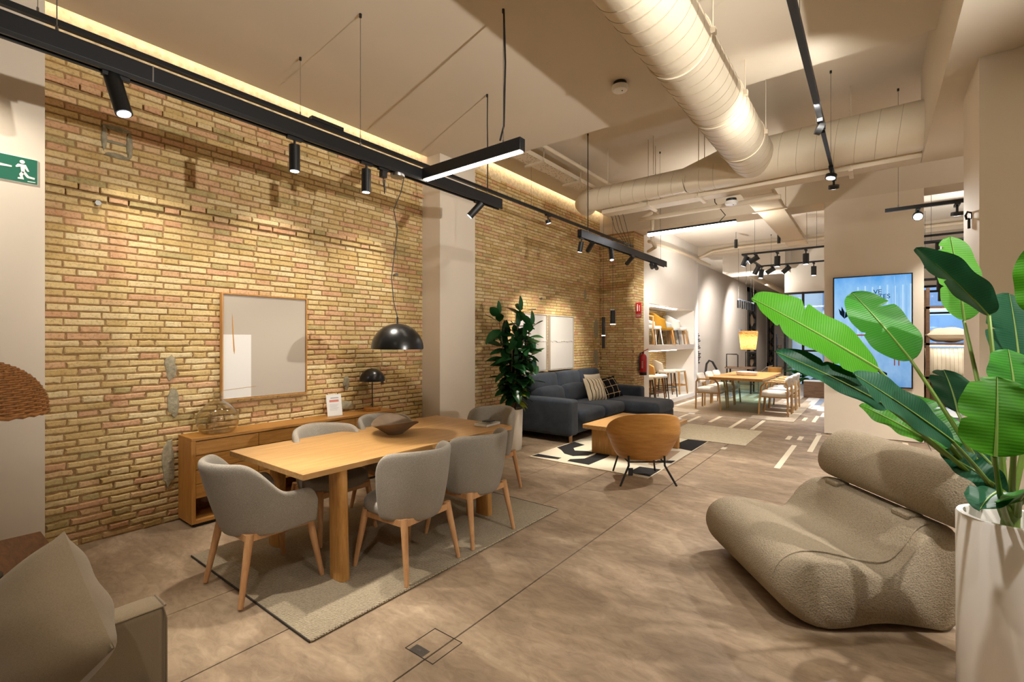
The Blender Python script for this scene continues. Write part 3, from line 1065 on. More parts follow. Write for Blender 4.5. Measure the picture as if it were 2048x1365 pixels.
ZB = 2.82
lit('largest cylinder spotlight at the left end of the dining profile', (XB, 0.66, ZB), (-2.35, 1.05, 0.6), 120, 62, L=0.20, r=0.036, drop=0.06)
lit('cylinder spotlight hanging straight down over the near dining chair', (XB, 1.56, ZB), (-3.0, 1.6, 0), 105, 62, L=0.165)
lit('cylinder spotlight left of the pendant lamp plug', (XB, 2.10, ZB), (-3.08, 2.15, 0), 105, 60, L=0.165)
lit('cylinder spotlight tilted back at the right end of the dining profile', (XB, 3.33, ZB), (-3.85, 2.7, 1.6), 45, 50, L=0.17)
lit('small puck spotlight on the thin wall track above the plant', (-3.8, 5.83, 3.36), (-3.3, 6.6, 0.4), 120, 60, L=0.05, r=0.04, drop=0.09, group='puck spotlights')
lit('spotlight at the left end of the sofa profile', (XB, 5.30, ZB), (-3.5, 5.4, 0.3), 90, 60, L=0.13, r=0.032)
lit('upright cylinder spotlight second along the sofa profile', (XB, 5.56, ZB), (-4.66, 6.75, 1.5), 170, 48, L=0.165)
lit('tilted cylinder spotlight third along the sofa profile', (XB, 6.15, ZB), (-2.4, 5.6, 0), 170, 60, L=0.18)
lit('narrow cylinder spotlight fourth along the sofa profile', (XB, 6.85, ZB), (-4.66, 7.6, 1.5), 170, 48, L=0.18)
lit('outer one of the paired spotlights at the far end of the sofa profile', (XB, 7.68, ZB), (-3.9, 11.0, 2.2), 190, 44, L=0.17, color=NEUT)
lit('inner one of the paired spotlights at the far end of the sofa profile', (XB, 7.86, ZB), (-3.9, 12.6, 2.2), 330, 40, L=0.17, color=NEUT)

# added beams washing the brick from the thin track, no washers modelled
for k, (yy, tz, ty) in enumerate(((-0.2, 1.7, 0.95), (1.0, 1.7, 1.35), (2.3, 1.8, 2.2), (3.55, 1.7, 3.1))):
    add_spot((-3.8, yy, 3.32), (-4.66, ty, tz), 75, 62, 0.9, WARM)
# right hand track
lit('puck spotlight on the side of the right hand track', (-0.345, 4.55, 3.29), (-1.2, 4.2, 3.6), 4, 80, L=0.04, r=0.05, drop=0.06, group='puck spotlights', lens='black')
lit('nearer of the two puck spotlights at the track end', (-0.345, 5.75, 3.265), (-0.9, 5.2, 0), 260, 75, L=0.035, r=0.05, drop=0.075, group='puck spotlights', color=NEUT)
lit('farther of the two puck spotlights at the track end', (-0.345, 6.10, 3.265), (-0.6, 7.6, 0), 260, 75, L=0.035, r=0.05, drop=0.10, group='puck spotlights', color=NEUT)
lit('dazzling puck spotlight facing the viewer on the short cross track', (0.36, 6.5, 2.90), (0.3, 3.2, 0.5), 240, 70, L=0.035, r=0.045, drop=0.08, group='puck spotlights', color=NEUT, lens='lens_bright')
lit('dim puck spotlight on the short cross track', (0.66, 6.5, 2.90), (0.7, 7.5, 0), 120, 70, L=0.03, r=0.05, drop=0.10, group='puck spotlights', color=NEUT)
# added fill beams without heads, along and off the tracks, one for the uplighter
for mount, target, pw, an in (((-0.345, 3.9, 3.25), (-0.3, 3.6, 0), 60, 80), ((-0.345, 1.7, 3.25), (0.35, 2.85, 0.6), 150, 50), ((1.62, 2.35, 3.2), (-0.2, 3.25, 0.4), 230, 60), ((-0.345, 0.9, 3.25), (-0.9, 1.6, 0), 60, 80),
                              ((-0.345, -0.6, 3.25), (-1.6, 0.6, 0.2), 60, 80), ((XB, -0.9, 2.78), (-2.6, 0.3, 0.3), 25, 80), ((-0.345, 1.6, 3.27), (-1.25, 2.6, 3.7), 120, 100),
                              ((2.3, 1.6, 1.9), (-2.2, 2.3, 3.88), 700, 90), ((-0.345, 4.2, 3.30), (-1.6, 6.5, 4.1), 200, 130), ((3.4, 1.0, 3.2), (3.4, 1.4, 4.1), 260, 150),
                              ((3.4, 6.0, 3.2), (3.4, 6.4, 4.1), 260, 150)):
    add_spot(mount, target, pw, an, 0.8, NEUT)

ul = thing('added_uplighter', 'added tall black floor uplighter, unseen behind the viewer', 'lamp', (2.3, 1.6, 0))  # unseen lamp, added to brighten the ceiling and throw the wire shadows
MB().lathe([(0.001, 0), (0.15, 0), (0.15, 0.02), (0.02, 0.03), (0.012, 0.04), (0.012, 1.72), (0.05, 1.74), (0.16, 1.84), (0.165, 1.85), (0.15, 1.845), (0.04, 1.76), (0.001, 1.755)], n=28).build('stand', 'black', ul, smooth=True, angle=0.8)

# linear lamp over the sofa's far end
p4 = thing('linear_lamp', 'bright white linear lamp hung before the display wall', 'lamp')
MB().box(-2.60, -1.42, 6.60, 6.65, 3.06, 3.085).build('lamp_body', 'black_beam', p4)
MB().box(-2.60, -1.42, 6.60, 6.65, 3.02, 3.06).build('diffuser', 'led_cool', p4, bevel=0.008)
wire(p4, (-2.42, 6.62, 3.085), (-2.42, 6.62, CZ2), 0.002)
MB().tube([(-1.62, 6.62, 3.09), (-1.55, 6.62, 3.16), (-1.68, 6.62, 3.35), (-1.7, 6.62, 3.6), (-1.6, 6.62, CZ2)], 0.006, 6).build('feed_cable', 'black', p4)

# U-shaped track over the rear dining table
ut = thing('light_track', 'black U shaped track over the rear dining table', 'light track')
MB().box(-2.22, 1.5, 10.98, 11.02, 3.33, 3.365).build('track_rail', 'black', ut)
MB().box(-2.25, 1.5, 12.98, 13.02, 3.33, 3.365).build('track_rail', 'black', ut)
MB().box(-2.25, -2.21, 10.98, 13.02, 3.33, 3.365).build('track_rail', 'black', ut)
for x in (-2.0, -0.9):
    for yy in (11, 13):
        wire(ut, (x, yy, 3.365), (x, yy, CZ3), 0.003)
for lb, m, tg, lt in (('leftmost spotlight on the near arm of the rear track', (-2.17, 11.0, 3.33), (-2.9, 11.2, 1.5), 0),
                      ('spotlight tilted left on the near arm of the rear track', (-1.98, 11.0, 3.33), (-2.9, 10.9, 2.7), 0),
                      ('spotlight hanging mid way along the near arm of the rear track', (-1.58, 11.0, 3.33), (-1.65, 11.0, 0), 1),
                      ('rightmost spotlight on the near arm of the rear track', (-1.08, 11.0, 3.33), (-1.1, 11.0, 0), 1),
                      ('outer one of the two paired spotlights at the rear track corner', (-2.23, 12.6, 3.33), (-3.2, 12.8, 1.5), 0),
                      ('inner one of the two paired spotlights at the rear track corner', (-2.18, 12.85, 3.33), (-2.4, 12.6, 1.0), 1),
                      ('spotlight tilted left on the far arm of the rear track', (-1.98, 13.0, 3.33), (-3.2, 12.9, 2.5), 0),
                      ('spotlight tilted right up on the far arm of the rear track', (-1.65, 13.0, 3.33), (-2.6, 12.9, 2.4), 0),
                      ('rightmost spotlight on the far arm of the rear track', (-1.12, 13.0, 3.33), (-1.15, 13.0, 0), 1)):
    spot(lb, m, tg, L=0.21, r=0.055, drop=0.09, group='spotlights over the rear dining table')
add_spot((-2.0, 11.2, 3.05), (-2.25, 11.4, 0), 260, 90, 0.8, NEUT)
add_spot((-1.1, 11.2, 3.05), (-1.2, 11.8, 0), 240, 95, 0.8, NEUT)
add_spot((-2.2, 12.7, 3.0), (-4.6, 15.5, 0.9), 260, 60, 0.5, NEUT)
add_spot((-2.2, 12.9, 3.0), (-2.4, 13.6, 0), 220, 90, 0.8, NEUT)
add_spot((-3.0, 14.2, 3.3), (-4.6, 14.9, 2.2), 160, 110, 0.8, NEUT)  # added wash on the greige wall, this and the next without fixtures
add_spot((-3.0, 17.0, 3.5), (-4.6, 18.0, 1.6), 300, 120, 0.8, NEUT)
add_spot((1.5, 11.0, 3.0), (1.0, 11.5, 4.1), 90, 150, 0.8, NEUT)  # added uplights for the dim ceilings, through the next few lines, no fixtures
add_spot((-3.0, 10.6, 2.7), (-2.8, 11.2, 4.1), 130, 150, 1.0, NEUT)
add_spot((-2.6, 15.0, 2.6), (-2.8, 16.0, 4.1), 110, 150, 1.0, NEUT)
add_spot((-1.7, 7.6, 2.9), (-1.7, 8.0, 4.2), 70, 150, 1.0, NEUT)
add_spot((-3.2, 20.0, 3.6), (-4.6, 22.0, 1.4), 400, 120, 0.7, NEUT)  # added corridor fill
add_spot((-3.2, 25.0, 3.7), (-3.2, 25.5, 0), 300, 110, 0.7, NEUT)
bt = thing('light_track', 'short blue track with four spots in the corridor', 'light track')
MB().tube([(-2.86, 13.6, 2.60), (-2.83, 15.4, 2.60)], 0.02, 6).build('track_rail', 'carpet_d', bt)
for k in range(4):
    y = 13.65 + k * 0.5
    MB().cyl((-2.86 + 0.01 * k, y, 2.59), (-2.86 + 0.01 * k, y, 2.38), 0.045, n=14).build('lamp_head', 'black', bt, smooth=True)
for x, yy in ((-2.86, 13.6), (-2.83, 15.4)):
    MB().cyl((x, yy, 2.6), (x, yy, CZ3), 0.004, n=6).build('suspension_wire', 'wire', bt)
for k, (x, lb) in enumerate(((-2.62, 'left'), (-1.72, 'right'))):
    tag(MB().cyl((x, 12.2, 3.72), (x, 12.2, 3.92), 0.035, n=14).cyl((x, 12.2, 3.92), (x, 12.2, CZ3), 0.004, n=6).build('pendant_spot', 'black', smooth=True, angle=0.8),
        lb + ' one of two small black spots hung behind the rear track', 'spotlight', 'small hung spots')
# tracks seen in the gap right of the screen column
for i, (yy, zz) in enumerate(((11.2, 3.24), (12.5, 2.95), (13.5, 2.80), (14.5, 2.62))):
    t = thing('light_track', ['nearest', 'second', 'third', 'farthest'][i] + ' black track in the gap beside the screen column', 'light track', group='tracks beyond the column gap')
    MB().box(0.60, 2.6, yy - 0.02, yy + 0.02, zz, zz + 0.05).build('track_rail', 'black', t)
    MB().box(0.60, 0.64, yy - 0.02, yy + 0.02, zz - 0.15 * (i == 0), zz + 0.05).build('rail_end', 'black', t)
    for k in range(2):
        x = 0.9 + 0.32 * k + 0.1 * i
        MB().cyl((x, yy, zz), (x, yy + 0.05, zz - 0.2), 0.05, n=14).build('lamp_head', 'black', t, smooth=True, angle=0.8)
    for x in (0.8, 2.2):
        MB().cyl((x, yy, zz + 0.05), (x, yy, CZ3), 0.004, n=6).build('suspension_wire', 'wire', t)
add_spot((1.2, 8.2, 3.4), (0.9, 9.3, 1.2), 160, 70, 0.7, NEUT)
add_spot((1.6, 12.5, 2.9), (1.6, 12.6, 0), 200, 110, 0.7, NEUT)
add_spot((3.5, 11, 3.6), (3.5, 11.2, 0), 220, 110, 0.7, NEUT)
for yy in (6.0, 8.0):
    add_spot((3.2, yy, 3.5), (3.0, yy, 0), 200, 110, 0.8, NEUT)
# lamps inside the two display recesses
for z in (2.32, 1.275):
    t = tag(MB().box(-4.12, -4.06, 10.1, 12.3, z - 0.012, z - 0.002).build('recess_light', 'led'), ('upper' if z > 2 else 'lower') + ' recess linear light in the display wall', 'light', 'display recess lights')
    add_spot((-4.1, 12.6, z - 0.03), (-4.3, 12.7, z - 1), 11, 120, 0.7, NEUT)
    add_spot((-4.1, 11.0, z - 0.03), (-4.4, 11.0, z - 1), 11, 120, 0.7, NEUT)

# ------------------------------------------------------------------ exit sign on the left wall
es = thing('exit_sign', 'green emergency exit sign with running man on the left wall', 'sign', (-4.35, 0.45, 2.62))
MB().box(0.0, 0.008, -0.15, 0.122, -0.088, 0.076).build('sign_border', 'sign_white', es)
MB().box(0.008, 0.010, -0.147, 0.119, -0.085, 0.073).build('sign_panel', 'green_sign', es)


def flat(parent, mat, polys, name='pictogram', x=0.010, th=0.002):
    mb = MB()
    for p in polys:
        mb.prism([(x, a, b) for a, b in p], (th, 0, 0))
    return mb.build(name, mat, parent)


circ = [(0.050 + 0.012 * math.cos(2 * PI * k / 14), 0.045 + 0.012 * math.sin(2 * PI * k / 14)) for k in range(14)]
flat(es, 'sign_white', [circ,
     [(0.030, 0.028), (0.066, 0.030), (0.074, 0.010), (0.082, -0.010), (0.073, -0.012), (0.062, 0.008), (0.062, -0.018), (0.046, -0.022), (0.042, 0.012), (0.022, 0.004), (0.020, 0.013)],
     [(0.046, -0.018), (0.064, -0.016), (0.080, -0.040), (0.108, -0.044), (0.106, -0.056), (0.072, -0.053)],
     [(0.046, -0.018), (0.058, -0.022), (0.052, -0.045), (0.058, -0.066), (0.030, -0.068), (0.030, -0.058), (0.042, -0.056), (0.036, -0.036)]], 'running_man')
flat(es, 'sign_white', [[(-0.11, 0.004), (-0.07, 0.030), (-0.07, 0.013), (0.004, 0.008), (0.004, -0.001), (-0.07, -0.006), (-0.07, -0.022)]], 'arrow')
flat(es, 'sign_white', [[(0.074, -0.072), (0.110, -0.071), (0.110, -0.076), (0.074, -0.077)]], 'small_print')

# ------------------------------------------------------------------ sideboard and what stands on it
SX0, SX1, SY0, SY1, SH = -4.655, -4.365, 1.455, 3.50, 0.725
sb = thing('sideboard', 'low oak sideboard with drawers against the brick wall', 'sideboard')
MB().box(SX0 + 0.02, SX1 - 0.025, SY0 + 0.03, SY1 - 0.03, 0, 0.028).build('plinth', 'black', sb)
MB().box(SX0, SX1, SY0, SY1, 0.70, SH).build('top', 'oak_side', sb, bevel=0.002)
MB().box(SX0, SX1, SY0, SY0 + 0.032, 0.028, 0.70).build('side_panel', 'oak_side_z', sb, bevel=0.002)
MB().box(SX0, SX1, SY1 - 0.032, SY1, 0.028, 0.70).build('side_panel', 'oak_side_z', sb, bevel=0.002)
MB().box(SX0, SX1, SY0 + 0.032, SY1 - 0.032, 0.028, 0.058).build('bottom', 'oak_side', sb, bevel=0.002)
MB().box(SX0, SX0 + 0.012, SY0 + 0.032, SY1 - 0.032, 0.058, 0.70).build('back_panel', 'walnut', sb)
MB().box(SX0 + 0.012, SX1 - 0.03, SY0 + 0.032, SY1 - 0.032, 0.232, 0.245).build('shelf', 'oak_side', sb)
nc = 4
cw = (SY1 - SY0 - 0.064) / nc
for i in range(nc):
    for j in range(4):
        z0 = 0.232 + j * 0.1163
        MB().box(SX1 - 0.022, SX1 - 0.004, SY0 + 0.034 + i * cw, SY0 + 0.030 + (i + 1) * cw, z0 + 0.001, z0 + 0.1123).build('drawer_front', 'oak_side', sb, bevel=0.0015)
for i in (1, 2, 3):
    MB().box(SX0 + 0.012, SX1 - 0.02, SY0 + 0.032 + i * cw - 0.008, SY0 + 0.032 + i * cw + 0.008, 0.058, 0.232).build('divider', 'oak_side', sb)
tag(MB().box(-4.43, -4.36, 2.62, 2.75, 0.06, 0.085).box(-4.43, -4.38, 2.66, 2.71, 0.085, 0.15).build('clear_tray', 'acrylic'), 'small clear stand in the open foot of the sideboard', 'stand')

vz = SH + 0.001
v = thing('glass_vase', 'round bubbly glass demijohn on the sideboard', 'vase', (-4.505, 1.70, vz))
prof = [(0.001, 0.004), (0.10, 0.0), (0.13, 0.012), (0.155, 0.06), (0.163, 0.11), (0.155, 0.16), (0.12, 0.21), (0.075, 0.25), (0.042, 0.275), (0.034, 0.30), (0.035, 0.335), (0.042, 0.345)]


def smooth_prof(p, n=5):
    out = []
    for i in range(len(p) - 1):
        p0, p1, p2, p3 = p[max(i - 1, 0)], p[i], p[i + 1], p[min(i + 2, len(p) - 1)]
        for k in range(n):
            t = k / n
            f = lambda a, b, c, d_: 0.5 * (2 * b + (c - a) * t + (2 * a - 5 * b + 4 * c - d_) * t * t + (3 * b - a - 3 * c + d_) * t ** 3)
            out.append((max(f(p0[0], p1[0], p2[0], p3[0]), 0.0005), f(p0[1], p1[1], p2[1], p3[1])))
    out.append(p[-1])
    return out


gp = smooth_prof(prof)
MB().lathe(gp + [(max(r - 0.006, 0.001), z + 0.003) for r, z in reversed(gp)], n=40).build('glass_body', 'vase', v, smooth=True, angle=2)
MB().tube([(0.037 * math.cos(2 * PI * k / 20), 0.037 * math.sin(2 * PI * k / 20), 0.305) for k in range(20)], 0.006, 6, closed=True).build('neck_ring', 'vase', v, smooth=True, angle=2)
rb = random.Random(2)
for k in range(14):
    a, z = rb.uniform(0, 2 * PI), rb.uniform(0.03, 0.18)
    r = 0.153
    bm = bmesh.new(); bmesh.ops.create_icosphere(bm, subdivisions=1, radius=rb.uniform(0.004, 0.009)); me = bpy.data.meshes.new('bubble'); bm.to_mesh(me); bm.free()
    b = finish('bubble', me, 'vase', v, smooth=True, angle=3); b.location = (r * math.cos(a), r * math.sin(a), z)

cd = thing('info_card', 'white printed price card standing on the sideboard', 'card', (-4.50, 2.82, vz), 0.0)
rot = RZ(-0.15) @ RY(-0.2)
def crd(y0, y1, z0, z1, x0, x1, mat, nm):
    pts = [rot @ Vector(p) for p in ((x0, y0, z0), (x1, y0, z0), (x1, y1, z0), (x0, y1, z0), (x0, y0, z1), (x1, y0, z1), (x1, y1, z1), (x0, y1, z1))]
    return MB().add(pts, [(0, 3, 2, 1), (4, 5, 6, 7), (0, 1, 5, 4), (1, 2, 6, 5), (2, 3, 7, 6), (3, 0, 4, 7)]).build(nm, mat, cd)
crd(-0.08, 0.08, 0.0, 0.225, -0.003, 0.0, 'paper', 'sheet')
crd(-0.035, 0.05, 0.183, 0.192, 0.0, 0.0008, 'ink', 'heading')
crd(-0.05, 0.05, 0.145, 0.168, 0.0, 0.0008, 'coral', 'colour_bar')
for k in range(6):
    crd(-0.05, 0.045 - 0.01 * (k % 3), 0.118 - k * 0.012, 0.120 - k * 0.012, 0.0, 0.0008, 'ink', 'print_line')
MB().box(-0.03, 0.035, -0.085, 0.085, 0, 0.004).build('acrylic_foot', 'acrylic', cd)

tl = thing('table_lamp', 'black mushroom table lamp with round oak base on the sideboard', 'lamp', (-4.51, 3.29, vz))
MB().lathe([(0.001, 0), (0.092, 0), (0.095, 0.004), (0.095, 0.036), (0.092, 0.04), (0.001, 0.04)], n=36).build('base', 'oak_side', tl, smooth=True, angle=0.6)
MB().cyl((0, 0, 0.04), (0, 0, 0.45), 0.0055, n=10).build('stem', 'black', tl, smooth=True, angle=0.8)
dome = [(0.142 * math.cos(a), 0.335 + 0.142 * math.sin(a)) for a in [PI / 2 * k / 14 for k in range(15)]]
MB().lathe(dome + [(max(r - 0.003, 0.0005), z - 0.003) for r, z in reversed(dome)], n=40).build('shade', 'black_gloss', tl, smooth=True, angle=1.2)
MB().box(0.04, 0.041, 0.085, 0.125, 0.285, 0.34).build('hang_tag', 'walnut', tl)
MB().tube([(0.06, -0.03, 0.045), (0.05, -0.055, 0.075), (0.03, -0.05, 0.06), (0.02, -0.03, 0.08), (0.005, 0.0, 0.05)], 0.0025, 6).build('flex', 'black', tl)

# ------------------------------------------------------------------ pictures
pa = thing('framed_painting', 'large square abstract painting in thin oak frame above the sideboard', 'painting', (-4.66, 2.175, 1.462))
hw, hh = 0.40, 0.485
for nm, b in (('frame_side', (0, 0.045, -hw, -hw + 0.012, -hh, hh)), ('frame_side', (0, 0.045, hw - 0.012, hw, -hh, hh)),
              ('frame_rail', (0, 0.045, -hw + 0.012, hw - 0.012, -hh, -hh + 0.012)), ('frame_rail', (0, 0.045, -hw + 0.012, hw - 0.012, hh - 0.012, hh))):
    MB().box(*b).build(nm, 'oak_z', pa)
MB().box(0.0, 0.034, -hw + 0.015, hw - 0.015, -hh + 0.015, hh - 0.015).build('canvas', 'canvas', pa)
MB().box(0.034, 0.0345, -hw + 0.016, -0.145, -hh + 0.016, 0.11).build('white_field', 'paper', pa)
flat(pa, 'orange', [[(-0.310, 0.30), (-0.306, 0.27), (-0.298, 0.10), (-0.288, -0.03), (-0.291, -0.07), (-0.299, -0.04), (-0.305, 0.08), (-0.311, 0.2)]], 'ochre_stroke', 0.0345, 0.001)
flat(pa, 'orange', [[(-0.383, -0.39), (-0.10, -0.372), (-0.10, -0.375), (-0.383, -0.393)]], 'ochre_line', 0.0345, 0.001)
tag(MB().box(-4.67, -4.65, 2.578, 2.592, 0.97, 1.03).build('wall_switch', 'black', bevel=0.003), 'small black wall socket at the lower corner of the painting', 'socket')

for lb, y0, y1 in (('left one of two white relief panels behind the sofa', 6.18, 7.05), ('right one of two white relief panels behind the sofa', 7.15, 7.99)):
    a = thing('relief_panel', lb, 'wall art', (-4.66, (y0 + y1) / 2, 1.475), group='white relief panels')
    w, h = (y1 - y0) / 2, 0.498
    for b in ((0, 0.05, -w, -w + 0.012, -h, h), (0, 0.05, w - 0.012, w, -h, h), (0, 0.05, -w + 0.012, w - 0.012, -h, -h + 0.012), (0, 0.05, -w + 0.012, w - 0.012, h - 0.012, h)):
        MB().box(*b).build('frame_strip', 'canvas', a)
    MB().box(0, 0.035, -w + 0.02, w - 0.02, -h + 0.02, h - 0.02).build('panel', 'canvas_white', a)
    rr = random.Random(int(y0 * 10))
    ln = [(-w + 0.03 + i * (2 * w - 0.06) / 24, 0.03 + rr.uniform(-0.012, 0.012)) for i in range(25)]
    MB().prism([(0.034, yy, zz + 0.012) for yy, zz in ln] + [(0.034, yy, zz - rr.uniform(0.004, 0.018)) for yy, zz in reversed(ln)], (0.014, 0, 0)).build('ragged_ridge', 'canvas_white', a)

# ------------------------------------------------------------------ dining group
rug = thing('dining_rug', 'beige woven jute rug under the dining table', 'rug', (-3.022, 2.44, 0.0015))
def rugfn(a, b):
    return (-0.775 + 1.55 * a, -1.17 + 2.34 * b, 0.011 + 0.0012 * math.sin(a * 60) * math.sin(b * 80))
mbr = MB().box(-0.775, 0.775, -1.17, 1.17, 0, 0.010)
mbr.build('rug_body', 'rug', rug, bevel=0.003)
for k in range(116):
    y = -1.16 + k * 0.02
MB().tube([(0.775, -1.165 + 2.33 * k / 120, 0.007 + 0.003 * (k % 2)) for k in range(121)], [0.006 + 0.003 * (k % 2) for k in range(121)], 6).build('braided_edge', 'rug', rug, smooth=True)
MB().box(-0.78, 0.775, -1.176, -1.170, 0, 0.011).build('end_binding', 'rug_edge', rug)
MB().box(-0.78, 0.775, 1.170, 1.176, 0, 0.011).build('end_binding', 'rug_edge', rug)
RZ0 = 0.0125

dt = thing('dining_table', 'long oak dining table with plank legs', 'table', (-3.10, 2.42, RZ0))
MB().box(-0.49, 0.49, -0.99, 0.99, 0.697, 0.733).build('tabletop', 'oak_top', dt, bevel=0.003)
MB().box(-0.32, 0.32, -0.73, -0.67, 0.665, 0.697).build('rail', 'oak_z', dt)
MB().box(-0.32, 0.32, 0.67, 0.73, 0.665, 0.697).build('rail', 'oak_z', dt)
for sx in (-1, 1):
    for sy in (-1, 1):
        pts = []
        for k in range(20):
            a = 2 * PI * k / 20
            pts.append((0.075 * math.copysign(abs(math.cos(a)) ** 0.45, math.cos(a)), 0.035 * math.copysign(abs(math.sin(a)) ** 0.6, math.sin(a))))
        mb = MB()
        n = len(pts)
        base = [(sx * 0.405 + q[0], sy * 0.70 + q[1], 0.0) for q in pts]
        topv = [(sx * 0.385 + q[0] * 0.92, sy * 0.70 + q[1], 0.697) for q in pts]
        mb.add(base + topv, [list(range(n))[::-1], list(range(n, 2 * n))] + [[i, (i + 1) % n, n + (i + 1) % n, n + i] for i in range(n)])
        mb.build('leg', 'oak_z', dt, smooth=True, angle=0.8)


def u_path(s, w, yf, yb):
    """half-plan of a tub: s 0..1 from left front round the back to right front"""
    ry = 0.26
    st = yf - (yb + ry)
    arc = PI * 0.5 * (3 * (w + ry) - math.sqrt((3 * w + ry) * (w + 3 * ry)))
    tot = 2 * st + arc
    p = s * tot
    if p < st:
        return (-w, yf - p), (-1, 0)
    if p > st + arc:
        return (w, yb + ry + (p - st - arc)), (1, 0)
    a = PI + (p - st) / arc * PI
    return (w * math.cos(a), yb + ry + ry * math.sin(a)), (math.cos(a), math.sin(a))


def sstep(a, b, x):
    t = min(max((x - a) / (b - a), 0), 1)
    return t * t * (3 - 2 * t)


def seat_pad(parent, mat, w, d_, h, c, e=3.2, n=40, name='seat'):
    mb = MB()
    rows = [(-0.5, 0.80), (-0.42, 0.93), (-0.2, 1.0), (0.15, 1.0), (0.35, 0.95), (0.47, 0.82), (0.53, 0.5), (0.55, 0.02)]
    for fz, k in [(-0.5, 0.02)] + rows:
        for i in range(n):
            a = 2 * PI * i / n
            ca_, sa = math.cos(a), math.sin(a)
            r = (abs(ca_) ** e + abs(sa) ** e) ** (-1 / e)
            mb.v.append((c[0] + w / 2 * k * r * ca_, c[1] + d_ / 2 * k * r * sa, c[2] + h * fz))
    m = len(rows) + 1
    for j in range(m - 1):
        for i in range(n):
            mb.f.append([j * n + i, j * n + (i + 1) % n, (j + 1) * n + (i + 1) % n, (j + 1) * n + i])
    return mb.build(name, mat, parent, smooth=True, angle=1.2)


def tub_chair(label):
    t = thing('dining_chair', label, 'chair', group='grey dining chairs round the oak table')

    def surf(a, b):
        (x, y), (nx, ny) = u_path(a, 0.275, 0.20, -0.235)
        q = abs(a - 0.5) * 2
        top = 0.81 - 0.20 * sstep(0.36, 0.66, q) - 0.012 * q
        fr = max(0, (q - 0.90) / 0.10)
        top -= 0.10 * (1 - math.sqrt(max(0, 1 - fr * fr)))
        bot = 0.345 + 0.03 * q
        z = bot + (top - bot) * b
        k = (z - 0.38) / 0.43
        lean = 0.11 * k * (1 - sstep(0.35, 0.75, q))
        return (x + nx * (0.018 * k - 0.02 * (1 - b) ** 3), y + ny * lean - 0.02 * (1 - b) ** 3 * ny, z)
    MB().grid(surf, 36, 9).build('backrest', 'grey_fab', t, sub=1, solid=0.048)
    o = t.children[-1]
    o.modifiers.move(1, 0) if o.modifiers[0].type == 'SUBSURF' else None
    md = o.modifiers.new('round', 'SUBSURF'); md.levels = 1; md.render_levels = 1
    seat_pad(t, 'grey_fab', 0.515, 0.50, 0.10, (0, 0.045, 0.42), 2.5)
    MB().box(-0.21, 0.21, -0.20, -0.175, 0.345, 0.385).build('apron', 'beech', t)
    MB().box(-0.21, 0.21, 0.19, 0.215, 0.345, 0.385).build('apron', 'beech', t)
    for sx in (-1, 1):
        MB().box(sx * 0.205 - 0.012, sx * 0.205 + 0.012, -0.19, 0.20, 0.345, 0.385).build('side_rail', 'beech', t)
        for y0, y1 in ((-0.175, -0.245), (0.185, 0.25)):
            MB().tube([(sx * 0.20, y0, 0.385), (sx * 0.245, y1, 0.0)], [0.024, 0.0145], 14).build('leg', 'beech', t, smooth=True, angle=0.8)
    return t


ca = tub_chair('grey armchair at the near end of the oak table, facing away from the viewer')
ca.location = (-3.065, 1.425, RZ0)
G = 'grey dining chairs round the oak table'


def round_chair(label):
    """armless: the padded back wraps round the seat and ends in upright rounded edges"""
    t = thing('dining_chair', label, 'chair', group=G)

    def surf(a, b):
        s_ = 0.17 + 0.66 * a
        (x, y), (nx, ny) = u_path(s_, 0.262, 0.20, -0.225)
        q = abs(a - 0.5) * 2
        top = 0.815 - 0.03 * q * q
        fr = max(0, (q - 0.72) / 0.28)
        top -= 0.11 * (1 - math.sqrt(max(0, 1 - fr * fr)))
        bot = 0.335 + 0.035 * q * q
        z = bot + (top - bot) * b
        k = (z - 0.36) / 0.45
        lean = 0.085 * k * (1 - 0.75 * q)
        return (x + nx * (0.012 * k - 0.03 * (1 - b) ** 3), y + ny * lean - 0.03 * (1 - b) ** 3 * ny, z)
    MB().grid(surf, 30, 9).build('backrest', 'grey_fab', t, solid=0.045, sub=1)
    seat_pad(t, 'grey_fab', 0.49, 0.49, 0.10, (0, 0.04, 0.42), 2.5)
    MB().box(-0.20, 0.20, -0.19, -0.165, 0.335, 0.375).build('apron', 'beech', t)
    MB().box(-0.20, 0.20, 0.19, 0.215, 0.335, 0.375).build('apron', 'beech', t)
    for sx in (-1, 1):
        MB().box(sx * 0.20 - 0.012, sx * 0.20 + 0.012, -0.19, 0.20, 0.335, 0.375).build('side_rail', 'beech', t)
        for y0, y1 in ((-0.175, -0.245), (0.185, 0.25)):
            MB().tube([(sx * 0.20, y0, 0.385), (sx * 0.242, y1, 0.0)], [0.024, 0.0145], 14).build('leg', 'beech', t, smooth=True, angle=0.8)
    return t


cb = round_chair('armless grey chair on the aisle side of the oak table, nearer the viewer')
cb.location = (-2.525, 2.13, RZ0)
cb.rotation_euler = (0, 0, PI / 2 + 0.06)
dup(cb, (-2.535, 2.77, RZ0), PI / 2, 'armless grey chair on the aisle side of the oak table, farther from the viewer', G)
dup(cb, (-3.44, 2.12, RZ0), -PI / 2, 'armless grey chair on the brick wall side of the table, left of the bowl', G)
dup(cb, (-3.49, 2.74, RZ0), -PI / 2, 'armless grey chair on the brick wall side of the table, behind the bowl', G)
dup(cb, (-3.12, 3.66, RZ0), PI, 'armless grey chair at the far end of the oak table', G)


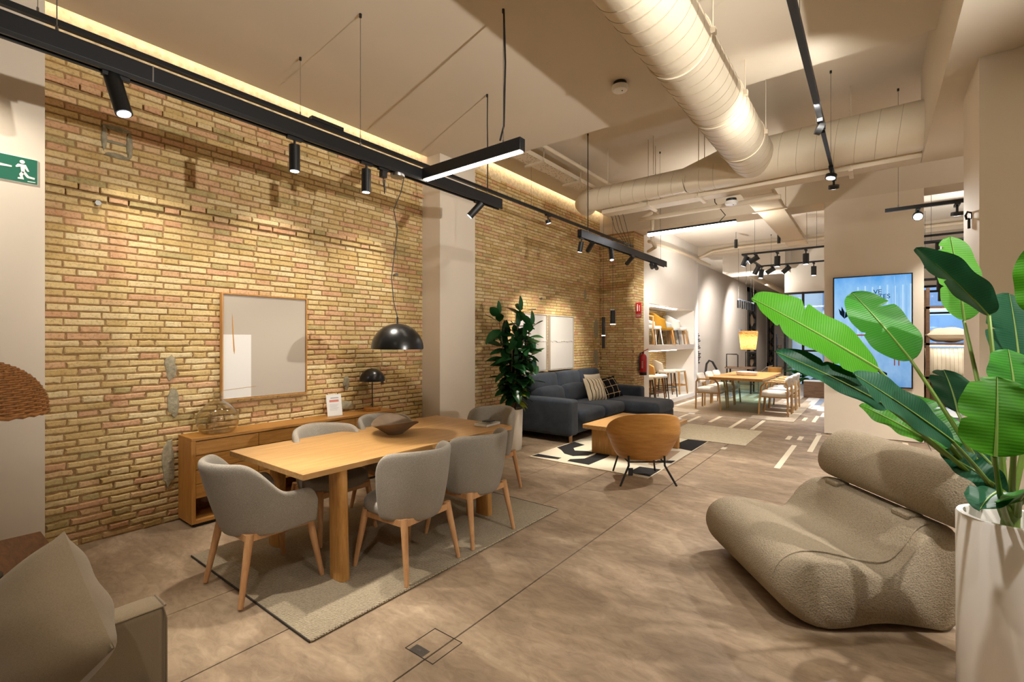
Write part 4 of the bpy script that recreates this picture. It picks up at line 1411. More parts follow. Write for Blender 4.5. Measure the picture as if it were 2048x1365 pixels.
bw = thing('wavy_bowl', 'brown stoneware bowl with wavy rim on the oak table', 'bowl', (-3.15, 2.52, RZ0 + 0.734))
bp = [(0.001, 0.004), (0.055, 0.0), (0.075, 0.012), (0.12, 0.045), (0.165, 0.078), (0.205, 0.10)]
bp = smooth_prof(bp, 4)
def bowl_mesh():
    mb = MB()
    full = bp + [(max(r - 0.009 + 0.0, 0.0005), z + 0.006) for r, z in reversed(bp)]
    n = 48
    for r, z in full:
        for k in range(n):
            a = 2 * PI * k / n
            g = (r / 0.205) ** 2
            mb.v.append((r * (1 + 0.10 * g * math.cos(2 * a + 0.7)) * math.cos(a), r * (1 + 0.10 * g * math.cos(2 * a + 0.7)) * math.sin(a), z + 0.028 * g * math.cos(2 * a + 0.7) + 0.008 * g * math.sin(3 * a)))
    for i in range(len(full) - 1):
        for k in range(n):
            mb.f.append([i * n + k, i * n + (k + 1) % n, (i + 1) * n + (k + 1) % n, (i + 1) * n + k])
    return mb
bowl_mesh().build('bowl_body', 'bowl', bw, smooth=True, angle=1.5)
bk = thing('glass_block', 'clear block and white card at the far corner of the oak table', 'card holder', (-2.79, 3.29, RZ0 + 0.734), 0.1)
MB().box(-0.06, 0.06, -0.11, 0.13, 0.022, 0.038).build('clear_block', 'acrylic', bk, bevel=0.002)
MB().box(-0.09, 0.05, -0.10, 0.12, 0, 0.02).build('white_card', 'paper', bk, bevel=0.002)
MB().box(-0.03, 0.06, -0.06, 0.02, 0.0385, 0.046).build('dark_label', 'text', bk)

# pendant lamp
pl = thing('pendant_lamp', 'black dome pendant lamp hung over the dining table', 'lamp', (XB, 2.385, 1.455))
dome = [(0.2 * math.cos(a), 0.195 * math.sin(a)) for a in [PI / 2 * k / 16 for k in range(17)]]
MB().lathe(dome + [(max(r - 0.004, 0.0005), z - 0.004) for r, z in reversed(dome)], n=48).build('shade', 'black_gloss', pl, smooth=True, angle=1.2)
MB().cyl((0, 0, 0.19), (0, 0, 0.245), 0.0075, n=12).build('stem', 'black', pl)
MB().tube([(0, 0, 0.24), (-0.02, -0.02, 0.36), (-0.035, -0.03, 0.55), (-0.02, -0.012, 0.75), (0.0, 0.0, 0.92), (-0.02, -0.02, 1.08), (0.015, 0.02, 1.22), (0.03, 0.045, 1.35)], 0.0035, 8).build('cord', 'black', pl, smooth=True)
MB().lathe([(0.001, 1.335), (0.052, 1.335), (0.055, 1.34), (0.055, 1.36), (0.001, 1.36)], n=28).build('canopy', 'steel', pl, smooth=True, angle=0.6)
MB().cyl((0, 0, 0.03), (0, 0, 0.09), 0.03, n=12).build('lamp_holder', 'black', pl)
MB().cyl((0, 0, 0.245), (0, 0, 1.335), 0.0008, n=4).build('safety_wire', 'wire', pl)
pg = thing('track_plug', 'black plug with cable loop in the dining profile beside the pendant', 'plug', (XB, 2.25, ZB))
MB().box(-0.014, 0.014, -0.045, 0.045, -0.018, 0).build('adapter', 'black', pg)
MB().box(-0.022, 0.022, -0.022, 0.022, -0.07, -0.018).build('socket', 'black', pg, bevel=0.003)
MB().tube([(0, 0, -0.07), (0, 0, -0.10), (0.004, 0.006, -0.15), (0, 0.012, -0.185), (-0.004, 0.018, -0.15), (0, 0.012, -0.08)], 0.004, 6).build('cable_loop', 'black', pg)

# floor box with its lid lines
fb = thing('floor_box', 'square metal lined floor box lid let into the concrete', 'floor box', (-1.741, 1.634, 0))
for b in ((-0.097, 0.097, -0.101, -0.097, 0, 0.0015), (-0.097, 0.097, 0.097, 0.101, 0, 0.0015), (-0.099, -0.095, -0.101, 0.101, 0, 0.0015), (0.095, 0.099, -0.101, 0.101, 0, 0.0015)):
    MB().box(*b).build('lid_edge', 'joint', fb)
MB().box(-0.072, 0.02, -0.097, -0.045, 0, 0.0018).build('cable_flap', 'steel', fb)
MB().box(-0.042, -0.015, -0.076, -0.066, 0.0018, 0.003).build('pull_ring', 'wire', fb)

# ------------------------------------------------------------------ near left corner: side table, wicker lamp, armchair
stb = thing('side_table', 'dark teak side table at the left edge', 'table', (-3.28, 0.08, 0))
MB().box(-0.43, 0.50, -0.45, 0.42, 0.41, 0.45).build('tabletop', 'walnut', stb, bevel=0.004)
for sx, sy in ((-0.38, -0.40), (-0.38, 0.37), (0.45, -0.40), (0.45, 0.37)):
    MB().box(sx - 0.025, sx + 0.025, sy - 0.025, sy + 0.025, 0, 0.41).build('leg', 'walnut', stb)
wl = thing('wicker_lamp', 'brown wicker dome lamp at the left edge', 'lamp', (-3.12, 0.19, 0.451))
MB().lathe([(0.001, 0), (0.11, 0), (0.11, 0.02), (0.03, 0.04), (0.001, 0.04)], n=24).build('base', 'black', wl, smooth=True, angle=0.8)
MB().cyl((0, 0, 0.03), (0, 0, 0.95), 0.012, n=10).build('stem', 'black', wl)
rings = 26
def wick_r(b):
    return 0.25 * math.sqrt(max(0.003, 1 - (b * 0.985) ** 2.2))
mbw = MB()
for i in range(rings):
    b = (i + 0.3) / rings
    r, ph = wick_r(b), (i % 2) * PI
    nn = 150
    mbw.tube([((r + 0.006 * math.cos(17 * 2 * PI * k / nn + ph)) * math.cos(2 * PI * k / nn), (r + 0.006 * math.cos(17 * 2 * PI * k / nn + ph)) * math.sin(2 * PI * k / nn), 0.74 + 0.24 * b) for k in range(nn)], 0.0058, 6, closed=True)
mbw.build('woven_strands', 'cane', wl, smooth=True, angle=3)
for k in range(34):
    a = 2 * PI * k / 34
    MB().tube([(wick_r(b) * math.cos(a), wick_r(b) * math.sin(a), 0.74 + 0.24 * b) for b in [q / 10 for q in range(11)]], 0.004, 5).build('rib', 'cane', wl, smooth=True)
MB().tube([(0.252 * math.cos(2 * PI * k / 60), 0.252 * math.sin(2 * PI * k / 60), 0.738 + 0.006 * (k % 2)) for k in range(60)], 0.010, 8, closed=True).build('rim_braid', 'cane', wl, smooth=True)

ac = thing('khaki_armchair', 'khaki slipcovered lounge seat in the near left corner', 'armchair', (-2.06, 0.61, 0))
rbox('back', 'khaki', ac, (0.13, 1.5, 0.555), (-0.065, -0.75, 0.2775), 0.03, 4, 0.006)
rbox('seat_base', 'khaki', ac, (0.70, 1.46, 0.22), (0.35, -0.75, 0.11), 0.03, 4)
rbox('seat_cushion', 'khaki', ac, (0.70, 1.44, 0.12), (0.35, -0.75, 0.26), 0.05, 4, 0.02)
MB().tube([(-0.004, -1.4, 0.546), (-0.004, -0.10, 0.548), (-0.006, -0.012, 0.546), (-0.002, -0.003, 0.50), (-0.001, -0.003, 0.02)], 0.004, 6).build('piping', 'khaki', ac, smooth=True)
MB().tube([(-0.12, -0.004, 0.546), (-0.02, -0.003, 0.548), (-0.004, -0.006, 0.548)], 0.004, 6).build('piping', 'khaki', ac, smooth=True)
cu = thing('khaki_cushion', 'large khaki linen cushion standing on its corner at the left edge', 'cushion', (-1.965, 0.243, 0.632))
av, bv = Vector((-0.065, 0.077, 0.268)), Vector((0.245, 0.123, 0.028))
ex = (av - bv).normalized()
ey = (av + bv); ey = (ey - ex * ey.dot(ex)).normalized()
ez = ex.cross(ey)
rot = Matrix((ex, ey, ez)).transposed()
mbp = pillow_mb(0.43, 0.43, 0.29, 20, 0.02)
mbp.v = [tuple(rot @ Vector((p[0], p[1], p[2] + 0.007 * math.sin(34 * p[0] + 15 * p[1]) * (1 - (p[0] / 0.21) ** 2) * (1 if p[2] > 0 else 0)))) for p in mbp.v]
mbp.build('cushion_cover', 'khaki', cu, smooth=True, angle=3)
ring = []
for s0, s1 in (((-1, -1), (1, -1)), ((1, -1), (1, 1)), ((1, 1), (-1, 1)), ((-1, 1), (-1, -1))):
    for k in range(10):
        u, v2 = s0[0] + (s1[0] - s0[0]) * k / 10, s0[1] + (s1[1] - s0[1]) * k / 10
        ring.append(rot @ Vector((0.21 * u * (1 - 0.03 * (1 - v2 * v2)), 0.21 * v2 * (1 - 0.03 * (1 - u * u)), 0)))
MB().tube(ring, 0.004, 6, closed=True).build('piping', 'khaki', cu, smooth=True)

# ------------------------------------------------------------------ sofa group
SO = Vector((-4.0, 7.4, 0))
so = thing('corner_sofa', 'charcoal blue sofa with chaise along the brick wall', 'sofa', SO)


def sbox(name, x0, x1, y0, y1, z0, z1, r=0.04, puff=0.0, rot=None, mat='navy'):
    c = ((x0 + x1) / 2 - SO.x, (y0 + y1) / 2 - SO.y, (z0 + z1) / 2)
    return rbox(name, mat, so, (x1 - x0, y1 - y0, z1 - z0), c, r, 5, puff, rot)


sbox('base', -4.56, -3.56, 6.1, 8.75, 0.11, 0.29, 0.02)
sbox('chaise_base', -3.6, -2.93, 7.78, 8.72, 0.11, 0.27, 0.03)
sbox('arm', -4.62, -3.52, 6.0, 6.25, 0.10, 0.635, 0.05, 0.008)
sbox('arm', -4.62, -3.52, 8.60, 8.83, 0.10, 0.640, 0.05, 0.008)
sbox('back_frame', -4.62, -4.42, 6.1, 8.75, 0.12, 0.68, 0.05)
sbox('seat_cushion', -4.25, -3.44, 6.26, 7.01, 0.27, 0.46, 0.07, 0.02)
sbox('seat_cushion', -4.25, -3.44, 7.01, 7.76, 0.27, 0.46, 0.07, 0.02)
sbox('chaise_cushion', -4.25, -2.87, 7.76, 8.60, 0.25, 0.46, 0.08, 0.015)
for k in range(3):
    y0 = 6.24 + k * 0.79
    sbox('back_cushion', -4.44, -4.20, y0 + 0.01, y0 + 0.78, 0.42, 0.73, 0.08, 0.03, RY(-0.22))
    sbox('headrest', -4.54, -4.36, y0, y0 + 0.785, 0.68, 0.96, 0.06, 0.015, RY(-0.16))
for x, y in ((-3.56, 6.07), (-4.5, 6.07), (-2.98, 8.66), (-4.5, 8.7), (-3.02, 7.84)):
    MB().cyl((x - SO.x, y - SO.y, 0), (x - SO.x, y - SO.y, 0.115), 0.024, 0.027, 14).build('leg', 'beech', so, smooth=True, angle=0.8)


def stripes(name, base, line, freq, axis='X', width=0.90, second=None):
    k = NT(name)
    v_ = k.coord()
    sp = k.new('ShaderNodeSeparateXYZ')
    k.link(v_, sp.inputs[0])
    def band(sock, f):
        fr = k.math('FRACT', k.math('MULTIPLY', sock, f))
        return k.math('GREATER_THAN', fr, width)
    m1 = band(sp.outputs['XYZ'.index(axis)], freq)
    if second:
        m1 = k.math('MAXIMUM', m1, band(sp.outputs['XYZ'.index(second)], freq))
    n = k.noise(v_, 250, 3, 0.7)
    c = k.mix(m1, base, line)
    c = k.mix(0.25, c, k.ramp(n, [(0.3, (0.3, 0.3, 0.3, 1)), (0.7, (1, 1, 1, 1))]), 'MULTIPLY')
    k.bump(n, 0.3, 0.002)
    return k.base(c, 0.95, 0, 0.1)


M['stripe'] = stripes('cream_stripe', '#d9cbb0', '#2d2a28', 14, 'Y', 0.80)
M['plaid'] = stripes('black_plaid', '#17171a', '#c2ab85', 7.5, 'X', 0.93, 'Y')


def cushion(label, loc, w, h, t, mat, yaw, tilt, name='throw_cushion', group='throw cushions on the sofa', roll=0.0):
    c = thing(name, label, 'cushion', loc, yaw, group)
    mb = pillow_mb(w, h, t, 14, 0.06)
    o = mb.build('cushion_cover', mat, c, smooth=True, angle=3)
    o.rotation_euler = (RY(PI / 2 - tilt) @ RZ(roll)).to_euler()
    return c


cushion('cream cushion with dark stripes on the sofa', (-3.90, 7.50, 0.66), 0.42, 0.44, 0.16, 'stripe', -0.35, 0.42)
cushion('black plaid cushion beside the striped one', (-3.86, 7.98, 0.65), 0.42, 0.44, 0.16, 'plaid', -0.45, 0.5, roll=0.15)
cushion('plain cream cushion tucked behind the striped one', (-4.08, 7.82, 0.70), 0.42, 0.46, 0.13, 'cream_fab', -0.2, 0.32)

RG = Vector((-2.77, 6.2, 0.0015))
br = thing('patterned_rug', 'cream rug with bold black shapes under the coffee table', 'rug', RG)
MB().box(-0.80, 0.80, -1.17, 1.19, 0, 0.007).build('rug_body', 'rug_cream', br, bevel=0.002)
polys = [('rug_black', [(-3.55, 5.06), (-3.55, 5.21), (-3.19, 5.21), (-3.19, 5.12)]),
         ('rug_black', [(-3.42, 5.58), (-3.28, 5.43), (-3.12, 5.38), (-2.98, 5.53), (-2.98, 5.75), (-3.11, 5.74), (-3.26, 5.67), (-3.35, 5.79), (-3.32, 6.06), (-3.54, 6.15), (-3.55, 5.68)]),
         ('rug_black', [(-3.05, 5.12), (-2.75, 5.12), (-2.74, 5.59), (-2.79, 5.93), (-2.99, 5.88), (-2.93, 5.61), (-2.94, 5.36), (-3.07, 5.22)]),
         ('rug_black', [(-2.24, 5.10), (-2.23, 5.42), (-1.98, 5.45), (-1.98, 5.09)]),
         ('rug_black', [(-2.31, 6.70), (-2.26, 7.37), (-1.98, 7.38), (-1.98, 6.61)]),
         ('rug_black', [(-2.17, 5.83), (-1.98, 5.96), (-1.98, 5.80), (-2.11, 5.75)]),
         ('rug_tan', [(-2.26, 6.42), (-2.1, 6.51), (-2.06, 5.85), (-2.12, 5.55), (-2.2, 5.6)]),
         ('rug_black', [(-3.4, 6.5), (-3.4, 7.1), (-2.9, 7.2), (-2.8, 6.7), (-3.0, 6.4)])]
for m, p in polys:
    MB().prism([(x - RG.x, y - RG.y, 0.006) for x, y in p], (0, 0, 0.0022)).build('woven_shape', m, br)
MB().box(-0.80, 0.80, -1.175, -1.17, 0, 0.0075).build('rug_hem', 'inlay', br)

rn = thing('runner_rug', 'cream runner rug with fine stripes beyond the coffee table', 'rug', (-2.09, 7.96, 0.0015))
MB().box(-0.61, 0.61, -0.565, 0.79, 0, 0.006).build('rug_body', 'runner', rn, bevel=0.002)
# keep the runner clear of the patterned rug
rn.location = (-2.08, 7.985, 0.0015)

ct = thing('coffee_table', 'oak coffee table with panel legs on the patterned rug', 'table', (-2.59, 6.19, 0.010))
MB().box(-0.49, 0.49, -0.63, 0.63, 0.34, 0.395).build('tabletop', 'oak_top', ct, bevel=0.006)
for y in (-0.46, 0.46):
    rbox('panel_leg', 'oak_z', ct, (0.86, 0.07, 0.34), (0, y, 0.17), 0.018, 3)
tag(MB().box(-2.30, -2.14, 6.48, 6.70, 0.406, 0.43).build('book', 'paper', bevel=0.003), 'white book on the far corner of the coffee table', 'book')

# plywood shell chair seen from behind
sc = thing('shell_chair', 'oak plywood shell lounge chair on black metal legs, seen from behind', 'chair', (-2.035, 4.985, 0.0), 0.665)


def shell(a, b):
    th = (a - 0.5) * 2 * math.radians(118)
    q = abs(a - 0.5) * 2
    top = 0.768 - 0.15 * q ** 2 - 0.17 * q ** 3.5
    z = 0.245 + 0.012 * math.cos(th) + (top - 0.245) * b
    h = max(0.0, (z - 0.245) / 0.52)
    r = 0.235 + 0.155 * min(1, h * 1.8) ** 0.75 - 0.13 * max(0, h - 0.55) ** 1.3
    return (r * math.sin(th), -r * 0.86 * math.cos(th) - 0.12 * h, z)


MB().grid(shell, 40, 14).build('shell', 'plywood', sc, sub=1, solid=0.014)
MB().lathe([(0.001, 0.245), (0.16, 0.245), (0.235, 0.258), (0.235, 0.262), (0.001, 0.262)], n=30, wob=None).build('shell_bottom', 'plywood', sc, smooth=True)
rbox('seat_cushion', 'grey_fab', sc, (0.50, 0.52, 0.10), (0, 0.06, 0.36), 0.045, 4, 0.01)
for sx in (-1, 1):
    MB().tube([(sx * 0.19, -0.205, 0.30), (sx * 0.19, -0.215, 0.20), (sx * 0.295, -0.275, 0.0)], 0.011, 10).build('rear_leg', 'black', sc, smooth=True)
    MB().tube([(sx * 0.19, 0.20, 0.26), (sx * 0.245, 0.285, 0.0)], 0.010, 10).build('front_leg', 'black', sc, smooth=True)
MB().tube([(-0.19, -0.2, 0.235), (-0.19, 0.2, 0.235), (0.19, 0.2, 0.235), (0.19, -0.2, 0.235)], 0.009, 8, closed=True).build('frame_ring', 'black', sc)
MB().box(-0.20, -0.15, -0.232, -0.229, 0.10, 0.18).build('hang_tag', 'text', sc)

# hanging cylinder pendants in front of the brick corner
for nm, x, y, z0, z1, r, lb in (('pendant_tube', -4.24, 8.5, 1.36, 1.975, 0.032, 'long thin black tube pendant before the brick pier'), ('pendant_tube', -4.04, 8.5, 1.82, 2.10, 0.047, 'short black cylinder pendant before the brick pier')):
    t = thing(nm, lb, 'lamp', (x, y, z0), group='black tube pendants')
    L = z1 - z0
    MB().cyl((0, 0, 0), (0, 0, L), r, n=22).build('tube', 'black', t, smooth=True, angle=0.8)
    MB().cyl((0, 0, L * 0.40 if L > 0.4 else 0.004), (0, 0, (L * 0.40 if L > 0.4 else 0.004) + 0.012), r * 1.03, n=22).build('light_ring', 'led', t)
    MB().cyl((0, 0, L), (0, 0, CZ2 - z0), 0.003, n=6).build('cord', 'black', t)
    if L < 0.4:
        MB().box(-0.05, 0.03, -0.002, 0.002, L, L + 0.03).build('hang_tag', 'paper', t)

# fire point on the pier
fe = thing('fire_extinguisher', 'red fire extinguisher on the brick pier', 'fire extinguisher', (-3.80, 9.42, 0.80))
MB().lathe([(0.001, 0.0), (0.072, 0.0), (0.075, 0.01), (0.075, 0.06)], n=24).build('foot', 'black', fe, smooth=True, angle=0.8)
MB().lathe([(0.074, 0.06), (0.076, 0.065), (0.076, 0.36), (0.066, 0.405), (0.035, 0.435), (0.022, 0.44), (0.022, 0.455), (0.001, 0.455)], n=24).build('cylinder', 'red', fe, smooth=True, angle=0.8)
MB().box(-0.018, 0.018, -0.018, 0.018, 0.455, 0.48).build('valve', 'black', fe)
MB().add([(0.0, -0.015, 0.48), (0.11, -0.015, 0.53), (0.11, 0.015, 0.53), (0.0, 0.015, 0.48), (0, -0.015, 0.495), (0.11, -0.015, 0.545), (0.11, 0.015, 0.545), (0, 0.015, 0.495)],
         [(0, 3, 2, 1), (4, 5, 6, 7), (0, 1, 5, 4), (1, 2, 6, 5), (2, 3, 7, 6), (3, 0, 4, 7)]).build('lever', 'red', fe)
MB().tube([(0, -0.02, 0.465), (-0.03, -0.07, 0.45), (-0.045, -0.09, 0.36), (-0.04, -0.088, 0.1)], 0.012, 8).build('hose', 'black', fe, smooth=True)
MB().lathe([(0.0775, 0.12), (0.0775, 0.30)], n=24).build('label_wrap', 'red', fe)
for k in range(6):
    MB().box(0.0, 0.03, -0.0785, -0.077, 0.15 + k * 0.025, 0.158 + k * 0.025).build('label_line', 'sign_white', fe)
fs_ = thing('fire_sign', 'red fire extinguisher sign on the brick pier', 'sign', (-3.80, 9.184, 2.13))
MB().box(-0.06, 0.06, -0.003, 0, -0.15, 0.15).build('sign_panel', 'red', fs_)
MB().box(-0.035, -0.012, -0.0045, -0.003, -0.02, 0.09).build('extinguisher_symbol', 'sign_white', fs_, bevel=0.003)
MB().box(-0.030, -0.014, -0.0045, -0.003, 0.095, 0.12).build('extinguisher_symbol', 'sign_white', fs_)
flat2 = MB()
for k in range(6):
    flat2.box(0.012 - 0.004 * (k % 2), 0.030, -0.0045, -0.003, -0.015 + k * 0.02, -0.005 + k * 0.02)
flat2.build('flame_symbol', 'sign_white', fs_)
text_part('EXTINTOR', 'sign_white', fs_, (0, -0.004, -0.085), (PI / 2, 0, 0), 0.022)
MB().box(-0.05, 0.05, -0.0045, -0.003, -0.125, -0.108).build('small_print', 'sign_white', fs_)

# ------------------------------------------------------------------ rubber plant in a white pot
pp = thing('white_pot', 'tall white plant pot beside the sofa arm', 'pot', (-4.03, 5.24, 0))
MB().lathe([(0.001, 0), (0.145, 0), (0.15, 0.01), (0.165, 0.55), (0.163, 0.565), (0.150, 0.565), (0.146, 0.50), (0.001, 0.50)], n=40).build('pot_body', 'white_pot', pp, smooth=True, angle=0.8)
MB().lathe([(0.001, 0.505), (0.14, 0.505), (0.148, 0.50)], n=30).build('soil', 'soil', pp)
rp = thing('rubber_plant', 'tall dark green rubber plant between column and sofa', 'plant', (-4.03, 5.24, 0.505))


def leaf_mesh(L, W, fold, droop, name, mat, nt=7):
    mb = MB()
    for j in range(nt + 1):
        t = j / nt
        w = W * 0.5 * math.sin(PI * min(max(t ** 0.85, 0.02), 0.985)) ** 0.75
        y = L * t
        z = -droop * t * t
        for sx in (-1, -0.5, 0, 0.5, 1):
            mb.v.append((sx * w, y, z + fold * abs(sx) * w + 0.004 * math.sin(6 * t + 2 * sx)))
    for j in range(nt):
        for i in range(4):
            mb.f.append([j * 5 + i, j * 5 + i + 1, (j + 1) * 5 + i + 1, (j + 1) * 5 + i])
    me = mb.mesh(name, False)
    me.materials.append(M[mat])
    me.polygons.foreach_set('use_smooth', [True] * len(me.polygons))
    return me


lm = [leaf_mesh(0.22, 0.125, 0.12, 0.04, 'leaf', 'leaf_dark'), leaf_mesh(0.20, 0.11, 0.10, 0.06, 'leaf', 'leaf_dark'), leaf_mesh(0.24, 0.13, 0.15, 0.08, 'leaf', 'leaf_dark')]
ly = leaf_mesh(0.2, 0.09, 0.2, 0.05, 'leaf', 'leaf_yellow')
rl = random.Random(31)


def place_leaf(me, parent, p, dr, up, s=1.0, name='leaf'):
    dr = Vector(dr).normalized()
    x = dr.cross(Vector(up))
    if x.length < 1e-3:
        x = dr.orthogonal()
    x.normalize()
    z = x.cross(dr)
    o = bpy.data.objects.new(name, me)
    COL.objects.link(o)
    o.parent = parent
    m = Matrix((x, dr, z)).transposed().to_4x4()
    o.matrix_local = Matrix.Translation(p) @ m @ Matrix.Scale(s, 4)
    return o


stems = [((0.02, 0.02), (0.34, 0.02), 1.22), ((0.0, 0.0), (0.22, -0.26), 0.9), ((0.0, 0.0), (0.10, 0.02), 1.2), ((0.02, -0.02), (0.16, -0.10), 0.95), ((0.03, 0.03), (0.28, 0.15), 0.6), ((0.02, 0.03), (0.04, 0.16), 1.45), ((-0.03, -0.02), (-0.05, -0.22), 1.36), ((0.05, -0.04), (0.24, -0.02), 1.05), ((-0.02, 0.05), (0.18, 0.28), 0.85), ((0.04, 0.0), (0.20, -0.16), 0.72), ((0.0, -0.04), (-0.02, -0.08), 1.10)]
for (b, tip, h) in stems:
    pts = [(b[0] + (tip[0] - b[0]) * (k / 6) ** 1.4, b[1] + (tip[1] - b[1]) * (k / 6) ** 1.4, h * k / 6) for k in range(7)]
    MB().tube(pts, [0.013 - 0.0014 * k for k in range(7)], 8).build('stem', 'bark', rp, smooth=True)
    nl = int(h * 22)
    for i in range(nl):
        f = 0.22 + 0.78 * (i + 0.5) / nl
        s = f * 6
        k = min(int(s), 5)
        p = Vector(pts[k]).lerp(Vector(pts[k + 1]), s - k)
        az = i * 2.399 + rl.uniform(-0.4, 0.4)
        el = rl.uniform(-0.5, 0.35) + 0.6 * (f > 0.88)
        dr = Vector((math.cos(az) * math.cos(el), math.sin(az) * math.cos(el), math.sin(el)))
        if dr.x < -0.3:
            dr.x *= 0.5
        place_leaf(ly if (f < 0.3 and i % 3 == 0) else rl.choice(lm), rp, p, dr, (0.5 * math.cos(az) + rl.uniform(-0.5, 0.5), 0.5 * math.sin(az) + rl.uniform(-0.5, 0.5), 1), rl.uniform(0.9, 1.2))
    place_leaf(lm[0], rp, Vector(pts[-1]), (0.1, 0.1, 1), (1, 0, 0.2), 0.9)

# ------------------------------------------------------------------ boucle lounge chair
lc = thing('lounge_chair', 'low taupe boucle lounge chair with bolster back', 'chair', (-0.245, 2.9, 0.0), 0.6435)
pf = [(0.0, 0.012), (-0.10, 0.075), (-0.17, 0.16), (-0.185, 0.25), (-0.15, 0.335), (-0.06, 0.388), (0.06, 0.392), (0.2, 0.365), (0.34, 0.335), (0.44, 0.345), (0.52, 0.42), (0.585, 0.51),
      (0.66, 0.545), (0.75, 0.53), (0.81, 0.46), (0.825, 0.35), (0.82, 0.2), (0.81, 0.08), (0.74, 0.004), (0.62, 0.014), (0.45, 0.034), (0.28, 0.032), (0.12, 0.010)]


def cat_closed(p, n=4):
    out = []
    m = len(p)
    for i in range(m):
        q = [p[(i + k - 1) % m] for k in range(4)]
        for k in range(n):
            t = k / n
            out.append(tuple(0.5 * (2 * q[1][c] + (q[2][c] - q[0][c]) * t + (2 * q[0][c] - 5 * q[1][c] + 4 * q[2][c] - q[3][c]) * t * t + (3 * q[1][c] - q[0][c] - 3 * q[2][c] + q[3][c]) * t ** 3) for c in (0, 1)))
    return out


pc = cat_closed(pf, 3)
WL = 1.03
cx0, cz0 = 0.33, 0.22
ws = [0, 0.008, 0.025, 0.055, 0.10, 0.2, 0.35, 0.5, 0.65, 0.8, 0.9]
ws = ws[:7] + [WL / 2] + [WL - w for w in reversed(ws[:7])]
mb = MB()
n = len(pc)
for w in ws:
    e = min(w, WL - w)
    g = max(0, 1 - e / 0.11)
    off = 0.085 * (1 - math.sqrt(max(0, 1 - g * g)))
    for i, (a, z) in enumerate(pc):
        dx, dz = a - cx0, z - cz0
        L = math.hypot(dx, dz)
        k = max(0.2, 1 - off / max(L, 0.12))
        zz = cz0 + dz * k if z > 0.06 else z + off * 0.25
        mb.v.append((cx0 + dx * k, w, max(zz, 0.003)))
for j in range(len(ws) - 1):
    for i in range(n):
        mb.f.append([j * n + i, j * n + (i + 1) % n, (j + 1) * n + (i + 1) % n, (j + 1) * n + i])
mb.f.append(list(range(n))[::-1])
mb.f.append([(len(ws) - 1) * n + i for i in range(n)])
mb.build('seat_body', 'boucle', lc, smooth=True, angle=3)
mb = MB()
rp_ = []
for k in range(25):
    t = k / 24
    e = min(t, 1 - t) * 1.12
    r = 1.0 if e > 0.07 else math.sqrt(max(0.0, 1 - (1 - e / 0.07) ** 2)) * 0.55 + 0.45
    if k in (0, 24):
        r = 0.4
    for i in range(28):
        a = 2 * PI * i / 28
        mb.v.append((0.775 + 0.045 * math.sin(a) + 0.15 * r * math.cos(a), -0.12 + 1.13 * t, 0.718 + 0.165 * r * math.sin(a)))
for j in range(24):
    for i in range(28):
        mb.f.append([j * 28 + i, j * 28 + (i + 1) % 28, (j + 1) * 28 + (i + 1) % 28, (j + 1) * 28 + i])
mb.f.append(list(range(28))[::-1])
mb.f.append([24 * 28 + i for i in range(28)])
mb.build('bolster_back', 'boucle', lc, smooth=True, angle=3)
for w in (0.22, 0.80):
    MB().box(0.605, 0.70, w - 0.06, w + 0.06, 0.525, 0.560).build('strap', 'boucle', lc, bevel=0.01)
def seam(y):
    return [(cx0 + (a - cx0) * 0.985, y, cz0 + (z - cz0) * 0.985 + 0.004) for a, z in pc[6:45]]
MB().tube(seam(0.075), 0.004, 5).build('seam', 'boucle', lc, smooth=True)

# ------------------------------------------------------------------ banana plant in tall white planter
PL = Vector((0.455, 2.865, 0))
wp = thing('white_planter', 'tall round white planter at the right edge', 'planter', PL)
MB().lathe([(0.001, 0), (0.165, 0), (0.168, 0.01), (0.170, 0.765), (0.166, 0.773), (0.146, 0.773), (0.142, 0.765), (0.140, 0.62), (0.001, 0.62)], n=56).build('planter_body', 'white_pot', wp, smooth=True, angle=0.8)
MB().lathe([(0.001, 0.63), (0.13, 0.63), (0.139, 0.622)], n=30).build('soil', 'soil', wp)
bp_ = thing('banana_plant', 'broad leaved banana plant in the white planter', 'plant', (PL.x, PL.y, 0.63))
MB().tube([(0.0, 0.0, -0.01), (0.0, 0.0, 0.12), (0.01, -0.01, 0.25)], [0.035, 0.03, 0.022], 12).build('trunk', 'stalk', bp_, smooth=True)


